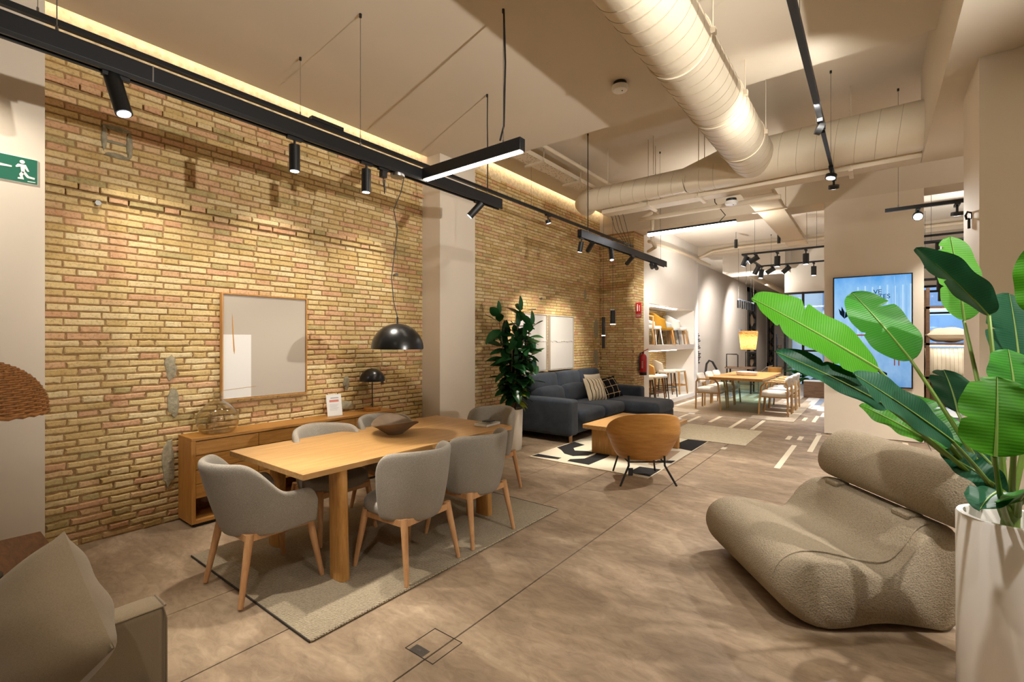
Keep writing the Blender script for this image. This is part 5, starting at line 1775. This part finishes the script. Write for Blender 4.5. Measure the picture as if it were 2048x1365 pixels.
def banana_leaf(base, tip, W, nrm, mat, droop=0.05, fold=0.25, tears=(), seed=0, shape=0.42, stalk_via=None):
    o0 = Vector((PL.x, PL.y, 0.63))
    base, tip = Vector(base) - o0, Vector(tip) - o0
    dr = tip - base
    L = dr.length
    dr.normalize()
    nz = Vector(nrm)
    nz = (nz - dr * nz.dot(dr)).normalized()
    x = dr.cross(nz).normalized()
    rnd = random.Random(seed)
    mb = MB()
    NTt, NS = 60, 10
    for j in range(NTt + 1):
        t = j / NTt
        wprof = (1 - abs(2 * t ** 0.92 - 1) ** (2.6 + shape)) ** 0.62 if 0 < t < 1 else 0.0
        for i in range(NS + 1):
            s = 2 * i / NS - 1
            w = W * 0.5 * wprof
            for (tt, sd, dp) in tears:
                if sd * s > 0:
                    w *= 1 - dp * math.exp(-((t - tt) / 0.016) ** 2)
            wave = 0.006 * math.sin(t * 17 + s * 2 + seed) * abs(s)
            mb.v.append((s * w, t * L, fold * abs(s) ** 1.3 * w - droop * (t * t) + droop * 0.35 * t + wave - 0.35 * w * abs(s) ** 3 * fold))
    for j in range(NTt):
        for i in range(NS):
            mb.f.append([j * (NS + 1) + i, j * (NS + 1) + i + 1, (j + 1) * (NS + 1) + i + 1, (j + 1) * (NS + 1) + i])
    lf = mb.build('leaf', mat, bp_, smooth=True, angle=3, fix=False)
    lf.matrix_local = Matrix.Translation(base) @ Matrix((x, dr, nz)).transposed().to_4x4()
    mid = [(0, L * k / 16, -droop * (k / 16) ** 2 + droop * 0.35 * k / 16 + 0.002) for k in range(17)]
    MB().tube(mid, [0.006 * (1 - 0.85 * k / 16) for k in range(17)], 6).build('midrib', 'stalk', lf, smooth=True)
    root = Vector((rnd.uniform(-0.02, 0.02), rnd.uniform(-0.02, 0.02), 0.10 + rnd.uniform(0, 0.08)))
    via = Vector(stalk_via) - o0 if stalk_via else (root.lerp(base, 0.5) + Vector((0, 0, 0.03)))
    pts = []
    for k in range(11):
        t = k / 10
        pts.append(root * (1 - t) ** 2 + via * 2 * t * (1 - t) + base * t * t)
    MB().tube(pts, [0.012 - 0.0055 * k / 10 for k in range(11)], 8).build('leaf_stalk', 'stalk', bp_, smooth=True)
    return lf


T = (0.6, -0.79, 0.10)
banana_leaf((0.013, 2.466, 1.398), (-0.381, 2.102, 1.699), 0.25, (0.48, -0.62, 0.62), 'leaf_a', 0.03, 0.18, ((0.62, 1, 0.35), (0.97, -1, 0.7), (0.35, -1, 0.15), (0.80, -1, 0.3)), 1)
banana_leaf((0.135, 2.874, 1.425), (-0.083, 2.96, 1.776), 0.235, (0.5, -0.8, 0.2), 'leaf_b', 0.04, 0.15, ((0.70, 1, 0.5), (0.45, -1, 0.15)), 2)
banana_leaf((0.345, 3.162, 1.615), (0.307, 3.196, 2.04), 0.215, T, 'leaf_d', 0.02, 0.12, ((0.86, -1, 0.5), (0.4, -1, 0.2)), 3)
banana_leaf((0.384, 2.813, 1.624), (0.16, 2.705, 1.938), 0.20, (0.75, 0.45, 0.50), 'leaf_c', 0.04, 0.3, ((0.5, 1, 0.4),), 4)
banana_leaf((0.041, 2.425, 1.251), (-0.29, 2.108, 1.489), 0.125, (0.5, -0.62, 0.55), 'leaf_c', 0.05, 0.3, ((0.6, 1, 0.2),), 5)
banana_leaf((0.236, 2.448, 1.132), (-0.048, 2.167, 1.402), 0.16, (0.45, -0.6, 0.6), 'leaf_c', 0.03, 0.2, ((0.90, -1, 0.5), (0.75, -1, 0.3)), 6)
banana_leaf((0.287, 2.865, 1.034), (0.098, 2.972, 1.267), 0.21, (0.5, -0.75, 0.4), 'leaf_b', 0.03, 0.15, ((0.6, 1, 0.4),), 7)
banana_leaf((0.334, 3.279, 1.155), (0.302, 3.38, 1.37), 0.24, T, 'leaf_c', 0.03, 0.25, ((0.8, -1, 0.5),), 8)
banana_leaf((0.323, 2.263, 1.126), (0.337, 2.299, 1.395), 0.265, (0.60, -0.79, 0.1), 'leaf_a', 0.01, 0.08, ((0.45, -1, 0.2), (0.93, -1, 0.45), (0.9, 1, 0.3)), 9, shape=1.4, stalk_via=(0.36, 2.42, 0.90))
banana_leaf((0.424, 2.592, 1.26), (0.424, 2.655, 1.487), 0.20, (0.6, -0.79, 0.15), 'leaf_b', 0.02, 0.1, ((0.8, 1, 0.4), (0.15, -1, 0.3)), 10, shape=0.8)
banana_leaf((0.513, 3.038, 1.323), (0.511, 3.163, 1.745), 0.30, (0.6, -0.79, 0.2), 'leaf_c', 0.03, 0.2, ((0.55, -1, 0.35), (0.9, -1, 0.3)), 11, shape=0.8)
banana_leaf((0.60, 2.951, 1.607), (0.575, 2.934, 1.95), 0.22, (-0.4, -0.9, 0.1), 'leaf_a', 0.02, 0.2, (), 12)
banana_leaf((0.169, 2.649, 1.10), (-0.044, 2.611, 1.243), 0.13, (0.3, -0.5, 0.8), 'leaf_a', 0.03, 0.2, (), 13)
banana_leaf((0.424, 2.718, 0.90), (0.24, 2.70, 1.06), 0.13, (0.4, -0.7, 0.5), 'leaf_c', 0.05, 0.25, ((0.6, 1, 0.4),), 14)
banana_leaf((0.415, 2.459, 0.947), (0.43, 2.204, 1.11), 0.20, (-0.4, -0.4, 0.85), 'leaf_b', 0.06, 0.2, ((0.5, -1, 0.5),), 15)
banana_leaf((0.424, 2.97, 0.95), (0.291, 3.12, 1.12), 0.18, T, 'leaf_c', 0.04, 0.25, (), 16)
banana_leaf((0.40, 2.60, 0.93), (0.30, 2.36, 0.98), 0.14, (-0.2, -0.4, 0.9), 'leaf_c', 0.10, 0.25, (), 17)
banana_leaf((0.56, 2.75, 1.0), (0.62, 2.55, 1.30), 0.24, (-0.5, -0.8, 0.3), 'leaf_b', 0.04, 0.2, (), 18)
tag(MB().tube([(0.526, 4.47, 2.39), (0.505, 4.47, 2.40), (0.498, 4.49, 2.38), (0.505, 4.50, 2.355), (0.518, 4.50, 2.36)], 0.007, 8).cyl((0.529, 4.48, 2.37), (0.521, 4.48, 2.37), 0.020, n=16).cyl((0.516, 4.5, 2.29), (0.516, 4.5, 2.36), 0.008, n=10).build('wall_hook', 'black', smooth=True, angle=0.8), 'black metal wall hook on the right column', 'hook')

# ------------------------------------------------------------------ screen on the broad column
tv = thing('display_screen', 'portrait advertising screen on the broad beige column', 'screen', (-0.0385, 9.2, 1.66))
MB().box(-0.49, 0.49, -0.055, 0, -0.86, 0.862).build('bezel', 'black_gloss', tv, bevel=0.004)


def screen_mat():
    k = NT('screen_picture')
    tc = k.new('ShaderNodeTexCoord')
    sp = k.new('ShaderNodeSeparateXYZ')
    k.link(tc.outputs['Generated'], sp.inputs[0])
    c = k.ramp(sp.outputs[2], [(0.0, '#5f93cc'), (0.10, '#86b2dd'), (0.28, '#7fb0e2'), (0.40, '#9fcaf3'), (0.7, '#a4d2fa'), (0.9, '#7fc0f7'), (1.0, '#4fa4ef')])
    em = k.new('ShaderNodeEmission')
    n = k.noise(tc.outputs['Generated'], 6, 3)
    c = k.mix(0.22, c, k.ramp(n, [(0.3, '#4f86c2'), (0.7, '#d4ecff')]))
    k.link(c, em.inputs[0])
    em.inputs[1].default_value = 0.44
    k.link(em.outputs[0], k.out.inputs[0])
    return k.m


M['screen'] = screen_mat()
for nm, c, s in (('scr_pale', '#b9dcfb', 0.45), ('scr_mid', '#8fc0ee', 0.44), ('scr_dark', '#0f1a26', 0.5), ('scr_red', '#a3543f', 0.35), ('scr_text', '#123a63', 0.35)):
    k = NT(nm)
    em = k.new('ShaderNodeEmission'); em.inputs[0].default_value = lin(c); em.inputs[1].default_value = s
    k.link(em.outputs[0], k.out.inputs[0]); M[nm] = k.m
MB().box(-0.472, 0.472, -0.058, -0.055, -0.842, 0.844).build('picture', 'screen', tv)
for i in range(16):
    x = -0.22 + i * 0.045
    MB().box(x, x + 0.018, -0.0585, -0.058, -0.1, 0.70 - 0.01 * (i % 3)).build('curtain_fold', 'scr_pale' if i % 2 else 'scr_mid', tv)
for x in (0.27, 0.40):
    MB().box(x, x + 0.012, -0.059, -0.0585, -0.1, 0.82).build('window_bar', 'scr_mid', tv)
text_part('VE', 'scr_text', tv, (0.075, -0.0595, 0.60), (PI / 2, 0, 0), 0.095)
text_part('TES', 'scr_text', tv, (0.155, -0.0595, 0.525), (PI / 2, 0, 0), 0.095)
for k, (a, l) in enumerate(((2.0, 0.18), (1.75, 0.2), (1.2, 0.2), (0.9, 0.24))):
    x0, z0 = -0.34, 0.20
    dx, dz = math.cos(a) * l, math.sin(a) * l
    MB().prism([(x0, -0.059, z0), (x0 + dx * 0.5 - dz * 0.12, -0.059, z0 + dz * 0.5 + dx * 0.12), (x0 + dx, -0.059, z0 + dz), (x0 + dx * 0.5 + dz * 0.12, -0.059, z0 + dz * 0.5 - dx * 0.12)], (0, -0.0008, 0)).build('pictured_leaf', 'scr_dark', tv)
MB().box(-0.26, -0.0, -0.0595, -0.059, -0.07, -0.05).build('pictured_shelf', 'scr_red', tv)
for x in (0.27, 0.32):
    MB().box(x, x + 0.014, -0.0595, -0.059, -0.52, -0.36).build('pictured_leg', 'scr_red', tv)
MB().prism([(-0.25, -0.0595, -0.62), (-0.02, -0.0595, -0.54), (0.18, -0.0595, -0.63), (0.17, -0.0595, -0.645), (-0.02, -0.0595, -0.575), (-0.24, -0.0595, -0.64)], (0, -0.0008, 0)).build('pictured_chair_base', 'scr_dark', tv)
for x in (-0.245, 0.175, -0.03):
    MB().box(x - 0.015, x + 0.015, -0.0605, -0.0595, -0.67, -0.635).build('pictured_castor', 'scr_dark', tv)
tvl = bpy.data.lights.new('screen_glow', 'AREA'); tvl.shape = 'RECTANGLE'; tvl.size = 0.9; tvl.size_y = 1.6; tvl.energy = 9; tvl.color = (0.6, 0.8, 1.0)
tvo = bpy.data.objects.new('screen_glow', tvl); COL.objects.link(tvo); tvo.location = (-0.0385, 9.12, 1.66); tvo.rotation_euler = (PI / 2, 0, 0)

# ------------------------------------------------------------------ cushion shelves right of the column
sh = thing('shelf_unit', 'brown open shelving with cushions beyond the screen column', 'shelf', (1.1, 9.55, 0))
for x in (-0.47, 0.65):
    for y in (-0.2, 0.2):
        MB().box(x - 0.02, x + 0.02, y - 0.02, y + 0.02, 0, 2.3).build('upright', 'shelf_wood', sh)
for z in (0.35, 0.98, 1.48, 2.02):
    MB().box(-0.49, 0.67, -0.22, 0.22, z - 0.035, z).build('shelf_board', 'shelf_wood', sh)
    MB().box(-0.45, 0.63, -0.225, -0.205, z - 0.05, z - 0.036).build('shelf_light', 'led' if z > 1.2 else 'white', sh)
M['pin'] = stripes('cream_pinstripe', '#e3d9c4', '#b9a98a', 22, 'X', 0.88)


def shelf_cushion(label, loc, w, h, t, mat, rot):
    c = thing('shelf_cushion', label, 'cushion', loc, group='cushions on the brown shelves')
    o = pillow_mb(w, h, t, 12, 0.05).build('cushion_cover', mat, c, smooth=True, angle=3)
    o.rotation_euler = rot
    return c


shelf_cushion('cream pinstriped cushion upright on the lowest visible shelf', (0.83, 9.42, 1.19), 0.47, 0.44, 0.16, 'pin', (PI / 2 - 0.18, 0, 0))
shelf_cushion('pale cushion lying flat on the middle shelf', (0.86, 9.5, 1.60), 0.5, 0.40, 0.22, 'cream_fab', (0.0, 0, 0))
shelf_cushion('beige cushion lying flat on the top shelf', (1.06, 9.55, 2.13), 0.48, 0.40, 0.22, 'beige_fab', (0, 0, 0))
shelf_cushion('dark brown cushion in the bottom of the shelves', (0.82, 9.45, 0.72), 0.42, 0.40, 0.2, 'shelf_wood', (PI / 2 - 0.15, 0, 0))
tag(MB().box(1.25, 1.6, 9.4, 9.7, 1.485, 1.75).build('storage_box', 'black', bevel=0.01), 'black box on the middle shelf beyond the column', 'box')
tag(rbox('low_bench', 'shelf_wood', None, (0.5, 0.35, 0.42), (-1.25, 14.9, 0.215), 0.01), 'low brown cabinet before the glazed lobby', 'cabinet')
tag(MB().box(-1.5, -1.0, 14.73, 15.07, 0.427, 0.45).build('cabinet_tray', 'white', bevel=0.004), 'white slab on the low brown cabinet', 'slab')

# ------------------------------------------------------------------ chairs in the display recesses


def stool(label, x, y, z, rz, seat_h, w, seat_mat, leg_mat, back=None, back_mat=None, leg_r=0.014, foot=True, splay=0.05, arms=False, cat='stool', rush=False, back_h=0.25):
    t = thing('bar_stool' if cat == 'stool' else 'display_chair', label, cat, (x, y, z), rz, 'seats in the display wall')
    rbox('seat', seat_mat, t, (w, w * 0.95, 0.06 if rush else 0.07), (0, 0, seat_h - 0.03), 0.025, 3, 0.008)
    h = w * 0.42
    for sx in (-1, 1):
        for sy in (-1, 1):
            MB().tube([(sx * h, sy * h, seat_h - 0.05), (sx * (h + splay), sy * (h + splay), 0)], [leg_r * 1.15, leg_r * 0.8], 8).build('leg', leg_mat, t, smooth=True)
    if foot:
        q = h + splay * 0.65
        for a, b in (((-q, -q), (q, -q)), ((-q, q), (q, q)), ((-q, -q), (-q, q)), ((q, -q), (q, q))):
            MB().cyl((a[0], a[1], seat_h * 0.36), (b[0], b[1], seat_h * 0.36), leg_r * 0.7, n=8).build('foot_rail', leg_mat, t)
    if back == 'tub':
        def surf(a, b):
            th = (a - 0.5) * 2 * math.radians(105)
            q = abs(a - 0.5) * 2
            zz = seat_h - 0.04 + (back_h * (1 - 0.45 * sstep(0.35, 1, q)) + 0.04) * b
            r = w * 0.52 + 0.06 * b
            return (r * math.sin(th), -r * math.cos(th) - 0.05 * b, zz)
        MB().grid(surf, 22, 6).build('backrest', back_mat or seat_mat, t, sub=1, solid=0.035)
    if back == 'low':
        def surf(a, b):
            th = (a - 0.5) * 2 * math.radians(70)
            r = w * 0.52 + 0.05 * b
            return (r * math.sin(th), -r * math.cos(th) - 0.03 * b, seat_h - 0.03 + back_h * b * (1 - 0.3 * (2 * a - 1) ** 2))
        MB().grid(surf, 16, 6).build('backrest', back_mat or seat_mat, t, sub=1, solid=0.03)
    if arms:
        for sx in (-1, 1):
            MB().tube([(sx * w * 0.5, w * 0.42, seat_h - 0.05), (sx * w * 0.52, w * 0.42, seat_h + 0.2), (sx * w * 0.52, 0, seat_h + 0.23), (sx * w * 0.5, -w * 0.5, seat_h + 0.22)], 0.018, 8).build('armrest', leg_mat, t, smooth=True)
        def surf(a, b):
            return (w * 0.5 * (2 * a - 1), -w * 0.5 - 0.06 * b, seat_h + 0.12 + 0.26 * b)
        MB().grid(surf, 8, 4).build('backrest', seat_mat, t, sub=1, solid=0.05)
    return t


UP, LO = 1.411, 0.101
stool('white padded chair with wooden arms, leftmost on the upper display shelf', -4.22, 10.36, UP, -0.9, 0.44, 0.46, 'white_fab', 'ash', arms=True, foot=False, cat='chair', splay=0.04, leg_r=0.02)
stool('white shell chair on white legs behind the mustard one', -4.28, 11.04, UP, -0.9, 0.44, 0.44, 'white_fab', 'white', back='tub', foot=False, cat='chair', back_h=0.2)
stool('mustard yellow tub chair on crossed wooden legs', -4.18, 11.66, UP, -1.15, 0.42, 0.46, 'mustard', 'oak_z', back='tub', foot=False, cat='chair', splay=0.06, leg_r=0.02, back_h=0.38)
stool('pale blue chair on thin black legs on the upper display shelf', -4.28, 12.28, UP, -1.0, 0.43, 0.44, 'bluegrey', 'black', back='tub', foot=False, cat='chair', back_h=0.22)
stool('white shell chair on wooden legs, rightmost on the upper display shelf', -4.25, 12.88, UP, -1.1, 0.44, 0.46, 'white_fab', 'oak_z', back='tub', foot=False, cat='chair', leg_r=0.02, back_h=0.34)
stool('dark legged stool cut by the left edge of the lower recess', -4.12, 10.20, LO, -0.3, 0.60, 0.34, 'cream_fab', 'black')
stool('walnut stool with woven cream seat in the lower recess', -4.08, 10.70, LO, -0.2, 0.60, 0.36, 'cream_fab', 'walnut', rush=True, leg_r=0.02)
stool('pale blue stool with curved oak back in the lower recess', -4.20, 11.35, LO, -1.1, 0.58, 0.42, 'bluegrey', 'black', back='low', back_mat='plywood', back_h=0.34)
stool('white upholstered stool with wide back and black legs', -4.25, 12.00, LO, -1.0, 0.66, 0.44, 'white_fab', 'black', back='low', back_h=0.30)
stool('oak stool with woven seat, rightmost in the lower recess', -4.20, 12.72, LO, -0.2, 0.64, 0.36, 'cream_fab', 'oak_z', rush=True, leg_r=0.022)

# lettering on the greige wall
lt = thing('wall_lettering', 'black vertical lettering on the greige wall beside the display', 'lettering', (-4.668, 16.35, 1.5))
rk = random.Random(6)
for k in range(9):
    MB().box(0, 0.012, -0.22 + rk.uniform(0, 0.06), rk.choice((-0.02, 0.10, 0.18)), 0.22 - k * 0.058, 0.245 - k * 0.058).build('letter', 'text', lt)
for k in range(7):
    MB().box(0, 0.012, -0.22 + rk.uniform(0, 0.1), rk.choice((0.02, 0.12, 0.22)), -0.38 - k * 0.06, -0.353 - k * 0.06).build('letter', 'text', lt)

# ------------------------------------------------------------------ rear dining group
fr = thing('rear_rug', 'flat beige rug under the rear dining table', 'rug', (-2.35, 11.6, 0.003))
MB().box(-1.25, 1.165, -1.45, 1.5, 0, 0.006).build('rug_body', 'rug_far', fr)
MB().box(-1.25, 1.165, -1.49, -1.45, 0, 0.006).build('rug_fringe', 'carpet_b', fr)
ft = thing('rear_table', 'solid wood dining table on clear glass panels', 'table', (-2.25, 11.55, 0.0095))
MB().box(-0.50, 0.50, -1.18, 1.2, 0.69, 0.745).build('tabletop', 'oak_y', ft, bevel=0.008)
for y in (-0.65, 0.7):
    MB().box(-0.40, 0.40, y - 0.008, y + 0.008, 0, 0.69).build('glass_panel', 'tableglass', ft)
tag(MB().lathe(smooth_prof([(0.001, 0.0), (0.17, 0.0), (0.20, 0.02), (0.215, 0.07), (0.205, 0.072), (0.18, 0.03), (0.001, 0.015)]), (-2.22, 11.35, 0.756), n=36).build('table_bowl', 'white_pot', smooth=True, angle=1.2), 'wide shallow cream dish on the rear dining table', 'dish')


def wood_armchair(label):
    t = thing('wooden_armchair', label, 'chair', group='wooden armchairs at the rear table')
    rbox('seat', 'white_fab', t, (0.50, 0.50, 0.11), (0, 0.01, 0.42), 0.05, 4, 0.012)
    MB().box(-0.24, 0.24, -0.23, 0.25, 0.35, 0.375).build('seat_frame', 'ash', t)
    for sx in (-1, 1):
        MB().tube([(sx * 0.27, 0.27, 0), (sx * 0.265, 0.245, 0.35), (sx * 0.26, 0.215, 0.58), (sx * 0.255, 0.15, 0.655), (sx * 0.25, 0.05, 0.67), (sx * 0.24, -0.22, 0.66)], [0.017, 0.019, 0.019, 0.019, 0.019, 0.018], 10).build('arm_leg', 'ash', t, smooth=True)
        MB().tube([(sx * 0.25, -0.25, 0), (sx * 0.25, -0.24, 0.60), (sx * 0.24, -0.20, 0.675)], 0.018, 10).build('rear_leg', 'ash', t, smooth=True)

    def surf(a, b):
        u = 2 * a - 1
        return (0.24 * u * (1 - 0.25 * abs(2 * b - 1) ** 3), -0.22 - 0.05 * b + 0.05 * u * u, 0.56 + 0.22 * b)
    MB().grid(surf, 14, 6).build('backrest', 'white_fab', t, sub=1, solid=0.06)
    return t


wa = wood_armchair('cream seated wooden armchair, nearest on the left of the rear table')
wa.location = (-2.88, 11.0, 0.0095)
wa.rotation_euler = (0, 0, -PI / 2)
GW = 'wooden armchairs at the rear table'
dup(wa, (-2.86, 11.62, 0.0095), -PI / 2, 'cream seated wooden armchair, middle one on the left of the rear table', GW)
dup(wa, (-2.86, 12.26, 0.0095), -PI / 2, 'cream seated wooden armchair, farthest on the left of the rear table', GW)
dup(wa, (-1.60, 10.95, 0.0095), PI / 2, 'cream seated wooden armchair, nearest on the right of the rear table', GW)
dup(wa, (-1.60, 11.58, 0.0095), PI / 2, 'cream seated wooden armchair, middle one on the right of the rear table', GW)
dup(wa, (-1.60, 12.22, 0.0095), PI / 2, 'cream seated wooden armchair, farthest on the right of the rear table', GW)

rpn = thing('rattan_pendant', 'lit woven rattan pendant above the rear dining table', 'lamp', (-2.16, 11.2, 1.32))


def rat(a, b):
    an = 2 * PI * a
    r = 0.145 + 0.045 * b - 0.012 * (b > 0.94)
    rip = 0.006 * math.sin(b * 20 * PI) * math.sin(an * 20)
    return ((r + rip) * math.cos(an), (r + rip) * math.sin(an), 0.40 * b)


def rattan_lit():
    k = NT('rattan_weave')
    n = k.noise(k.coord((30, 30, 90)), 1.0, 3)
    c = k.ramp(n, [(0.3, '#8f6630'), (0.7, '#e0b878')])
    m = k.base(c, 0.7)
    tr = k.new('ShaderNodeBsdfTranslucent'); k.link(c, tr.inputs[0])
    mx = k.new('ShaderNodeMixShader'); mx.inputs[0].default_value = 0.5
    k.link(k.b.outputs[0], mx.inputs[1]); k.link(tr.outputs[0], mx.inputs[2]); k.link(mx.outputs[0], k.out.inputs[0])
    return m


M['rattan_lit'] = rattan_lit()
MB().grid(rat, 120, 60, True).build('woven_shade', 'rattan_lit', rpn, smooth=True, angle=2, fix=False)
for p in ((-0.04, -0.03, 0.24), (0.05, -0.02, 0.24)):
    bm = bmesh.new(); bmesh.ops.create_uvsphere(bm, u_segments=14, v_segments=8, radius=0.032); me = bpy.data.meshes.new('bulb'); bm.to_mesh(me); bm.free()
    o = finish('bulb', me, 'led_warm', rpn, smooth=True, angle=3); o.location = p
MB().cyl((-0.04, 0, 0.27), (-0.04, 0, 2.0), 0.003, n=6).build('cord', 'black', rpn)
MB().cyl((0.05, 0, 0.27), (0.05, 0, 2.0), 0.003, n=6).build('cord', 'black', rpn)
pt = bpy.data.lights.new('pendant_bulb', 'POINT'); pt.energy = 3.0; pt.color = WARM; pt.shadow_soft_size = 0.04
po = bpy.data.objects.new('pendant_bulb', pt); COL.objects.link(po); po.location = (-2.16, 11.2, 1.48)

# furniture farther back
tag(MB().tube([(-4.0, 14.6, 0.0), (-3.98, 14.62, 0.55), (-3.95, 14.64, 0.82), (-3.88, 14.66, 0.92), (-3.80, 14.70, 0.88), (-3.62, 14.8, 0.50), (-3.45, 14.9, 0.02)], 0.03, 10).build('black_arch', 'black', smooth=True), 'black bent tube arch against the greige wall', 'arch')
tt = thing('console_trolley', 'dark console table with black tube handles behind the rear table', 'console', (-3.12, 14.9, 0))
MB().box(-0.33, 0.40, -0.25, 0.25, 0.70, 0.75).build('top', 'shelf_wood', tt)
MB().box(-0.30, 0.37, -0.22, 0.22, 0.25, 0.28).build('lower_shelf', 'shelf_wood', tt)
for sx in (-0.28, 0.35):
    for sy in (-0.2, 0.2):
        MB().box(sx - 0.02, sx + 0.02, sy - 0.02, sy + 0.02, 0, 0.70).build('leg', 'black', tt)
MB().tube([(-0.28, -0.24, 0.75), (-0.28, -0.24, 1.12), (0.0, -0.24, 1.12), (0.02, -0.24, 1.10), (0.02, -0.24, 0.75)], 0.017, 8).build('handle', 'black', tt)
MB().tube([(0.14, 0.2, 0.75), (0.14, 0.2, 1.18), (0.40, 0.2, 1.18)], 0.017, 8).build('handle', 'black', tt)
al = thing('arc_lamp', 'silver arc lamp with wooden drum shade behind the rear table', 'lamp', (-2.62, 14.95, 0))
MB().lathe([(0.001, 0), (0.16, 0), (0.16, 0.04), (0.001, 0.04)], n=24).build('base', 'steel', al)
MB().tube([(0, 0, 0.04), (0.0, 0, 0.45), (0.08, 0.02, 0.64), (0.2, 0.05, 0.76), (0.35, 0.08, 0.80)], 0.016, 8).build('arc', 'steel', al, smooth=True)
MB().lathe([(0.17, 0.58), (0.18, 0.60), (0.18, 0.76), (0.001, 0.775)], (0.40, 0.08, 0), n=28).build('drum_shade', 'plywood', al, smooth=True, angle=0.8)
gp_ = thing('green_plant', 'leafy green floor plant before the glazed lobby', 'plant', (-1.66, 15.3, 0))
MB().lathe([(0.001, 0), (0.14, 0), (0.17, 0.30), (0.15, 0.30), (0.001, 0.27)], n=24).build('pot', 'white_pot', gp_, smooth=True, angle=0.8)
gl = leaf_mesh(0.26, 0.16, 0.2, 0.06, 'leaf', 'leaf_b')
for i in range(46):
    az, el = i * 2.4, rl.uniform(-0.1, 1.0)
    p = Vector((0, 0, 0.32 + 0.5 * rl.random()))
    place_leaf(gl, gp_, p + Vector((math.cos(az), math.sin(az), 0)) * 0.1, (math.cos(az), math.sin(az), el), (0, 0, 1), rl.uniform(0.8, 1.3))
ls = thing('lamp_shelf', 'narrow shelf of small lamps beside the glazed lobby', 'shelf', (-2.12, 15.6, 0))
for z in (0.7, 1.15, 1.6):
    MB().box(-0.14, 0.02, -0.1, 0.1, z - 0.02, z).build('shelf_board', 'shelf_wood', ls)
MB().box(-0.14, -0.12, -0.1, 0.1, 0, 1.7).build('upright', 'black', ls)
tag(MB().lathe([(0.001, 0), (0.06, 0), (0.02, 0.03), (0.02, 0.12), (0.07, 0.14), (0.05, 0.24), (0.001, 0.24)], (-2.17, 15.57, 1.151), n=20).build('small_lamp', 'bowl', smooth=True), 'small brown lamp on the narrow shelf', 'lamp')
for lb, y0, y1 in (('nearer black lattice panel on the greige wall', 23.7, 25.5), ('farther black lattice panel on the greige wall', 28.7, 30.6)):
    t = thing('lattice_panel', lb, 'panel', (-4.66, (y0 + y1) / 2, 0), group='black lattice panels')
    w = (y1 - y0) / 2
    MB().box(0, 0.03, -w, w, 0.1, 3.95).build('backing', 'rug_tan', t)
    for b in ((0.03, 0.1, -w, -w + 0.15, 0.1, 3.95), (0.03, 0.1, w - 0.15, w, 0.1, 3.95), (0.03, 0.1, -w, w, 3.75, 3.95), (0.03, 0.1, -w, w, 0.1, 0.3)):
        MB().box(*b).build('frame_bar', 'black', t)
    for k in (-0.5, 0, 0.5):
        MB().box(0.03, 0.1, k * w - 0.12, k * w + 0.12, 2.9, 3.75).build('lattice_bar', 'black', t)
    for zc in (2.45, 1.75, 1.05, 0.55):
        for sx in (-1, 1):
            MB().tube([(0.06, sx * w * 0.2, zc + 0.38), (0.06, sx * w * 0.75, zc + 0.15), (0.06, sx * w * 0.75, zc - 0.15), (0.06, sx * w * 0.2, zc - 0.38)], 0.07, 6).build('lattice_bar', 'black', t)
tag(MB().box(-4.668, -4.60, 22.2, 22.6, 1.7, 2.0).build('wall_notice', 'carpet_d'), 'small blue notice on the greige wall', 'notice')

# loose black cables hanging from the cross duct tray towards the sofa profile
for k, (x, x2, y2) in enumerate(((-3.04, -2.965, 6.60), (-2.98, -2.955, 6.66), (-2.93, -2.945, 6.72), (-2.86, -2.935, 6.78))):
    tag(MB().tube([(x, 6.33, 3.332), (x, 6.37, 3.30), (x + 0.01, 6.45, 3.15), (x2, y2, 2.99), (x2, y2, 2.917)], 0.004, 6).build('hanging_cable', 'black'), ['leftmost', 'second', 'third', 'rightmost'][k] + ' thin black cable dropping from the tray before the brick pier', 'cable', 'hanging black cables')
